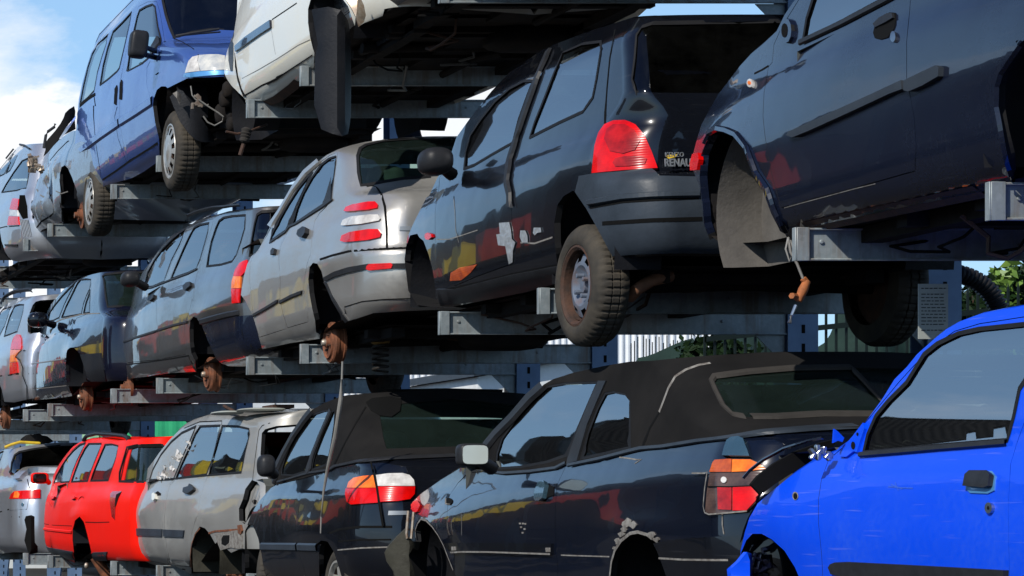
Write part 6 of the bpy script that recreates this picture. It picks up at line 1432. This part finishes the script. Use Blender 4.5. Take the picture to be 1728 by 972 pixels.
def car_crashed():
    c = Car('crashed_car', 'crumpled pale blue car with a torn black roof, behind the blue van', 'car', CARGRP).root
    s = Surf(22.4, prof(2.84, 3.50, 3.80), [(2.8, .05), (3.1, 0), (3.5, .06), (3.8, .3)], a=.28, b=.2, L=3.8, bumps=[(2.6, 3.25, .22, .10, -.06), (2.9, 3.05, .15, .2, .05), (3.1, 3.3, .12, .15, -.05), (2.2, 3.1, .12, .22, -.05), (1.8, 3.3, .15, .08, .03), (3.25, 3.1, .10, .10, .06), (2.45, 3.0, .10, .12, .04)])
    segs = [('roof', [('c', 205)]+P('LA', '720 330 655 332')), ('x', P('LA', '600 362 540 412 480 472 430 532')), ('hood', P('LA', '398 572 350 622 328 682 272 702 230 762')),
            ('nose', P('LA', '215 822 215 880')+P('LB', '250 140 282 200 292 400 312 570')), ('floor', P('LB', '330 592 400 602 440 540 640 462 700 502 870 422')+[('c', 372)])]
    ra = P('LB', '655 470 642 300 630 150 622 20')+P('LA', '545 780 545 720 560 660 590 640 620 670 660 760 702 880 722 975')+P('LB', '815 230 870 300 900 520 720 560')
    w = P('LA', '590 365 640 290 682 225 690 310 640 338')
    hole = P('LA', '222 842 235 812 280 810 290 842 280 882 250 892 226 872')
    build_car(s, c, segs, 'paleblue', [ra], [], [], None, holes=[hole])
    for q in ('LA|440 540 438 620 440 700 450 850 470 972', 'LA|455 600 520 520 610 430 628 420', 'LB|500 100 530 220 555 370 520 402 430 455 380 520', 'LB|300 230 330 330 330 450 340 560', 'LB|620 10 635 150 640 300 655 460'):
        v, p = q.split('|'); line(s, c, 'dented_seam', M['gap'], P(v, p), .012)
    for q in ('LB|340 60 420 180 500 230', 'LB|420 240 440 330 420 440', 'LA|470 860 560 900 620 880', 'LA|330 700 400 780 430 900'):
        v, p = q.split('|'); line(s, c, 'dented_crease', M['chip'], P(v, p), .010)
    plate(c, 'torn_roof', 'softtop', P('LA', '398 562 416 500 420 430 440 400 500 330 550 262 580 210 600 160 640 122 700 82 712 130 700 200 655 262 600 352 540 408 480 470 430 532'), 23.9, bulge=.12, thick=.02, tilt=.3)
    plate(c, 'pillar', 'silver2', P('LA', '540 400 600 300 650 240 690 190 690 215 650 270 600 345 555 405'), 23.70, bulge=.02, thick=.02)
    plate(c, 'pillar', 'gap', P('LA', '590 362 640 290 682 222 690 312 640 338'), 23.74, thick=.01)
    b = MB(); b.tube([pY(74, 250, 24.2), pY(77.5, 228, 24.2), pY(81, 222, 24.2), pY(92, 214, 24.2), pY(93, 209, 24.2)], .014, 8); b.build('bent_frame', M['plastic'], c)
    b = MB(); r2 = random.Random(5)
    for k in range(16):
        p = pY(50+r2.uniform(0, 20), 262+r2.uniform(0, 26), 24.8); rt = Matrix.Rotation(r2.uniform(0, 3), 3, 'X') @ Matrix.Rotation(r2.uniform(0, 3), 3, 'Y'); b.ell(p, (.045*r2.uniform(.3, 1), .03, .006+.012*r2.random()), 12, 8, 4, rt)
    b.build('engine_parts', M['clear_metal'], c)
    b = MB()
    for k in range(6): b.tube([pY(34+k*2.6, 371, 25.3), pY(40+k*2.6, 400, 25.3)], .008, 6)
    b.build('radiator_fins', M['silver2'], c)
    plate(c, 'front_panel', 'gap', P('LB', '205 180 260 180 285 300 292 420 240 430 190 340'), 25.2)
    patch(s, c, 'lamp_bowl', M['plastic'], round_px('LA', 254, 852, 22, 28), off=-.03, lip=.02)
    hub(c, (4.62, 23.98, CZ+(PY-363)*23.98/FPX), .125, 'disc'); arch(s, c, (24.0, 2.98), .36, x_in=.3); underbody(s, c, 2.86, 22.6, 25.9, [(24, 2.85)])
def car_far_top():
    c = Car('estate_car', 'pale silver estate behind the crumpled car, its bumper hanging below the beams', 'car', CARGRP).root
    s = Surf(26.3, prof(2.65, 3.40, 3.95), [(2.6, .08), (2.75, .02), (3.0, .0), (3.08, .05), (3.4, .12), (3.9, .40)], a=.30, b=.22, L=4.2)
    segs = [('roof', [('c', 243)]+P('LA', '400 450 250 455 120 472 0 502 -60 532')), ('screen', P('LA', '-200 700')), ('hood', P('LA', '-300 860')), ('nose', P('LB', '-350 400 -300 600')),
            ('floor', P('LB', '-260 640 0 620 10 640 60 782 130 862 200 876')+[('c', 438)])]
    ra = P('LB', '-170 760 -160 500 -100 380 -50 400 0 560 20 680 60 860 0 900')
    w1 = P('LA', '14 890 50 822 120 712 200 602 262 575 270 640 268 700 240 850 150 872'); w2 = P('LA', '0 742 -20 560 30 522 80 517 108 530 80 640 40 722'); w3 = P('LA', '52 718 90 622 120 535 158 555 130 620 92 690')
    build_car(s, c, segs, 'silver2', [ra], [], [w1, w2, w3], None)
    patch(s, c, 'tail_light', M['red_lens'], P('LB', '110 330 125 260 140 218 205 222 198 300 190 335'), off=.012, lip=.02, sym=True)
    patch(s, c, 'reversing_light', M['clear_lens'], P('LB', '102 395 112 334 190 338 195 400'), off=.012, lip=.02, sym=True); patch(s, c, 'tail_light', M['red_lens'], P('LB', '86 495 101 400 196 404 208 490'), off=.012, lip=.02, sym=True)
    patch(s, c, 'bumper_strip', M['plastic'], P('LB', '50 692 190 692 190 712 60 712'), off=.008, lip=.01, sym=True)
    line(s, c, 'bumper_gap', M['gap'], P('LB', '-40 535 50 510 200 500 300 500')+[('c', 381)], .012)
    line(s, c, 'roof_rail', M['plastic'], P('LA', '-20 520 30 495 90 488 125 495'), .02, off=.01, h=.02); line(s, c, 'roof_rail', M['plastic'], P('LA', '190 460 230 468 280 498'), .02, off=.01, h=.015)
    underbody(s, c, 2.70, 26.6, 30); arch(s, c, (28.2, 2.9), .38)
def car_white():
    c = Car('hatchback_car', 'cream white hatchback with a black wheel arch liner hanging down', 'car', CARGRP).root
    s = Surf(14.3, prof(2.78, 3.52, 4.0), [(2.8, .05), (3.0, 0), (3.5, .08), (3.9, .35)], a=.26, b=.2, L=3.8, bumps=[(3.0, 3.0, .3, .1, .01)])
    segs = [('roof', [('c', -350), ('t', -.2, 3.93), ('t', .3, 3.96), ('t', 1.6, 3.96), ('t', 2.2, 3.88)]), ('screen', [('t', 2.75, 3.66)]), ('hood', P('WA', '215 -110 160 2 130 52 90 132 60 202 48 300')),
            ('nose', P('WA', '46 330 50 402 92 410')), ('floor', P('WA', '150 520 284 650 300 695 400 702 520 645 745 446 1000 200 1080 152 1200 106 1212 60')+[('c', 25)])]
    fa = P('WA', '88 406 140 482 200 568 236 618 264 634 292 660 296 720 240 850 60 700 60 420')
    ra = P('WA', '745 450 748 350 735 310 720 250 706 150 706 60 722 0 760 -60 820 -100 880 -90 940 0 972 42 1002 132 1026 192 1040 400 800 520')
    door = P('WA', '292 634 262 560 240 470 228 360 216 250 216 100 222 0 240 -100')+[('t', 2.9, 3.6), ('t', 1.75, 3.62)]+P('WA', '520 -150 480 -50 465 130 468 200 480 300 500 400 522 494 400 566')
    build_car(s, c, segs, 'white', [fa, ra], [], [], [('t', -.36, 3.58), ('t', -.38, 3.84), ('c', -262), ('c', -200)]); plain_tail(s, c, 3.28, 3.50, 3.02, 3.24)
    w = [('t', 2.35, 3.86), ('t', 2.7, 3.62), ('t', 1.75, 3.60), ('t', 1.75, 3.86)]
    patch(s, c, 'window', M['glassdark'], w, off=.004, lip=0)
    patch(s, c, 'door_edge', M['bumper'], P('WA', '216 0 196 90 182 220 182 400 194 470 208 470 212 400 213 250 215 100 224 0'), off=.004, lip=.01)
    patch(s, c, 'door_gap', M['gap'], P('WA', '221 350 228 400 242 500 268 590 298 640 280 640 262 600 240 530 224 440'), off=.003, lip=.003)
    line(s, c, 'sill_gap', M['gap'], P('WA', '288 632 345 600 400 566 460 540 495 522'), .010); patch(s, c, 'sill_gap', M['gap'], P('WA', '430 552 490 522 500 505 545 484 600 448 735 360 735 368 600 458 545 496 500 530 440 560'), off=.004, lip=.003)
    line(s, c, 'door_gap', M['chip'], P('WA', '465 200 480 300 492 362'), .004)
    patch(s, c, 'rubbing_strip', M['punto'], P('WA', '235 342 232 305 300 245 380 190 465 133 468 182 400 225 330 275 270 318'), off=.016, lip=.02)
    line(s, c, 'strip_mark', M['gap'], P('WA', '468 130 550 75 632 20'), .008)
    line(s, c, 'door_crease', M['chip'], P('WA', '270 520 380 460 500 390 640 300 720 262'), .004)
    patch(s, c, 'indicator', M['chip'], round_px('WA', 150, 236, 10, 20), off=.008, lip=.01)
    patch(s, c, 'marker', M['gap'], P('WA', '50 395 58 352 72 348 90 375 92 402'), off=.010, lip=.01)
    line(s, c, 'rust_edge', M['rust2'], P('WA', '300 690 400 700 500 655 600 580 640 540'), .03, off=.002)
    plate(c, 'hanging_liner', 'linerdk', P('WA', '733 62 800 72 870 102 935 160 972 240 990 400 992 600 976 780 935 905 880 928 820 910 770 870 742 700 745 400 757 300 745 190'), 14.95, bulge=.16, thick=.006)
    arch(s, c, (15.45, 3.02), .44, a0=-30); arch(s, c, (18.0, 2.92), .34, x_in=.22, a0=-50)
    underbody(s, c, 2.80, 14.5, 18.2, [(15.4, 2.8)])
    b = MB(); b.lathe([(.015, 0), (.030, .01), (.034, .025), (.028, .032), (.036, .045), (.030, .052), (.038, .065), (.032, .072), (.038, .09), (.02, .105)], pY(411, 241, 17.3), (.25, 0, 1), 16); b.build('rubber_boot', M['chip2'], c)
    b = MB(); b.tube([pY(405, 262, 17.3), pY(411, 243, 17.3)], .014, 8); b.tube([pY(381, 222, 17.4), pY(400, 226, 17.4), pY(420, 222, 17.4), pY(450, 210, 17.6)], .009, 8); b.build('drive_shaft', M['rust2'], c)
    plate(c, 'rear_corner', 'clear_metal', P('WA', '960 0 1040 -10 1070 40 1090 100 1070 150 1030 185 1010 120'), 14.75, bulge=.04)
def rt(f): 
    f(); return [o for o in COL.objects if o.parent is None and o.get('category') in ('car', 'van')][-1]
tw, mi, si, gr, na, sf = [rt(f) for f in (car_twingo, car_midnight, car_silver, car_graphite, car_navy, car_silver_far)]
for f in (car_van, car_crashed, car_far_top, car_white, car_city, car_cabrio, car_cabrio2, car_beige, car_red, car_coupe): f()
def copy_tree(o, parent=None):
    c = o.copy(); COL.objects.link(c); c.parent = parent
    for ch in list(o.children): copy_tree(ch, c)
    return c
def place(src, dx, dy, dz, label):
    c = copy_tree(src); c.location = Vector((dx, dy, dz)); c['label'] = label; c['group'] = 'scrap cars on the hidden side of the rack'; return c
DX, UP = 2.08, 1.76
place(gr, 0, 11.3-17.5, UP, 'underside of a car on the top level, over the black hatchback')
place(na, 0, 7.0-22.1, UP, 'unseen car added on the top level for shade, over the midnight blue hatchback')  # copy added above the view to cast shade and block sky
wheel(tw, (6.00, 11.66, CZ+1.035), .278, .15, .18, 'steel', axis=(1, 0, 0)); wheel(gr, (6.02, 19.0, CZ+1.13), .27, .16, .18, 'steel', axis=(1, 0, 0)); wheel(sf, (6.02, 28.4, CZ+1.12), .27, .16, .18, 'steel', axis=(1, 0, 0))
# ------------------------------------------------------------------ light, sky, camera
SUN = Vector((-1.0, -.75, 1.0)).normalized()
w = bpy.data.worlds.new('World'); S.world = w; w.use_nodes = True; t = w.node_tree; t.nodes.clear(); L = t.links.new
sky = t.nodes.new('ShaderNodeTexSky'); sky.sky_type = 'NISHITA'; sky.sun_disc = False
el = math.asin(SUN.z); az = math.atan2(SUN.x, SUN.y)
sky.sun_elevation = el; sky.sun_rotation = az; sky.air_density = 1.0; sky.dust_density = .6; sky.ozone_density = 1.6
bg = t.nodes.new('ShaderNodeBackground'); bg.inputs[1].default_value = SKYS
g = t.nodes.new('ShaderNodeTexCoord')
def cloudmask(scale, lo, hi, off=(0, 0, 0)):
    mp = t.nodes.new('ShaderNodeMapping'); mp.inputs['Scale'].default_value = (1, 1, 2.2); mp.inputs['Location'].default_value = off
    L(g.outputs['Generated'], mp.inputs[0]); n = t.nodes.new('ShaderNodeTexNoise'); n.inputs['Scale'].default_value = scale; n.inputs['Detail'].default_value = 9; n.inputs['Roughness'].default_value = .62
    L(mp.outputs[0], n.inputs['Vector']); return ramp(t, n.outputs[0], lo, hi).outputs[0], n
wide, _ = cloudmask(2.6, .53, .72, (3.1, 1.7, .4))
fine, fn = cloudmask(9, .35, .62, (1.3, 0, 2))
# the cumulus bank low over the far end of the yard
def blob(d, r0, r1):
    d = Vector(d).normalized(); v = t.nodes.new('ShaderNodeVectorMath'); v.operation = 'DISTANCE'; v.inputs[1].default_value = d
    L(g.outputs['Generated'], v.inputs[0])
    a = mth(t, 'ADD', v.outputs['Value'], mth(t, 'MULTIPLY', mth(t, 'SUBTRACT', fn.outputs[0], .5), .16))
    return ramp(t, a, r0, r1, (1, 1, 1, 1), (0, 0, 0, 1)).outputs[0]
def pd(x, y): return ((x-PX)/FPX, 1, (PY-y)/FPX)
b1 = blob(pd(40, 250), .030, .050); b2 = blob(pd(110, 330), .028, .05); b3 = blob(pd(-250, 330), .07, .12); b4 = blob(pd(60, 420), .05, .075); b5 = blob(pd(20, 135), .004, .02); b6 = blob(pd(740, 300), .03, .06)
cl = mth(t, 'ADD', mth(t, 'MULTIPLY', wide, .35), .10)
for q in (b1, b2, b3, b4, b5, b6): cl = mth(t, 'MAXIMUM', cl, q)
cl = mth(t, 'MINIMUM', cl, .97)
shade = ramp(t, fn.outputs[0], .30, .75, (8.6, 9.0, 9.6, 1), (11., 11., 11., 1)).outputs[0]
sc = t.nodes.new('ShaderNodeHueSaturation'); sc.inputs['Saturation'].default_value = 1.4; sc.inputs['Value'].default_value = 1.0; L(sky.outputs[0], sc.inputs['Color'])
tn = t.nodes.new('ShaderNodeMix'); tn.data_type = 'RGBA'; tn.blend_type = 'MULTIPLY'; tn.inputs[0].default_value = 1; tn.inputs[7].default_value = (.88, 1.05, 1.20, 1); L(sc.outputs[0], tn.inputs[6])
sx = t.nodes.new('ShaderNodeSeparateXYZ'); L(g.outputs['Generated'], sx.inputs[0])
hz = ramp(t, sx.outputs[2], .04, .55, (.72, .72, .72, 1), (0, 0, 0, 1)).outputs[0]
lowsky = mixc(t, hz, tn.outputs[2], (3.9, 7.0, 10.6))
dk = ramp(t, sx.outputs[2], .36, .75, (1, 1, 1, 1), (.34, .42, .58, 1)).outputs[0]
mu = t.nodes.new('ShaderNodeMix'); mu.data_type = 'RGBA'; mu.blend_type = 'MULTIPLY'; mu.inputs[0].default_value = 1; L(mixc(t, cl, lowsky, shade), mu.inputs[6]); L(dk, mu.inputs[7])
L(mu.outputs[2], bg.inputs[0])
o = t.nodes.new('ShaderNodeOutputWorld'); L(bg.outputs[0], o.inputs[0])
ld = bpy.data.lights.new('sun', 'SUN'); ld.energy = SUNE; ld.angle = math.radians(.5); ld.color = (1, .95, .87)
lo = bpy.data.objects.new('sun', ld); COL.objects.link(lo); lo.rotation_euler = SUN.to_track_quat('Z', 'Y').to_euler(); lo.location = SUN*30
cd = bpy.data.cameras.new('camera'); co = bpy.data.objects.new('camera', cd); COL.objects.link(co); S.camera = co
co.location = (0, 0, CZ); co.rotation_euler = (math.pi/2, 0, 0)
cd.sensor_width = 36; cd.lens = 36*FPX/1728; cd.shift_x = (864-PX)/1728; cd.shift_y = (PY-486)/1728
cd.clip_start = .1; cd.clip_end = 2000
S.view_settings.view_transform = 'Standard'; S.view_settings.look = 'None'; S.view_settings.exposure = 0; S.view_settings.gamma = 1
S.render.film_transparent = False
S.cycles.max_bounces = 8; S.cycles.transparent_max_bounces = 24; S.cycles.glossy_bounces = 5; S.cycles.diffuse_bounces = 3
S.cycles.sample_clamp_indirect = 6
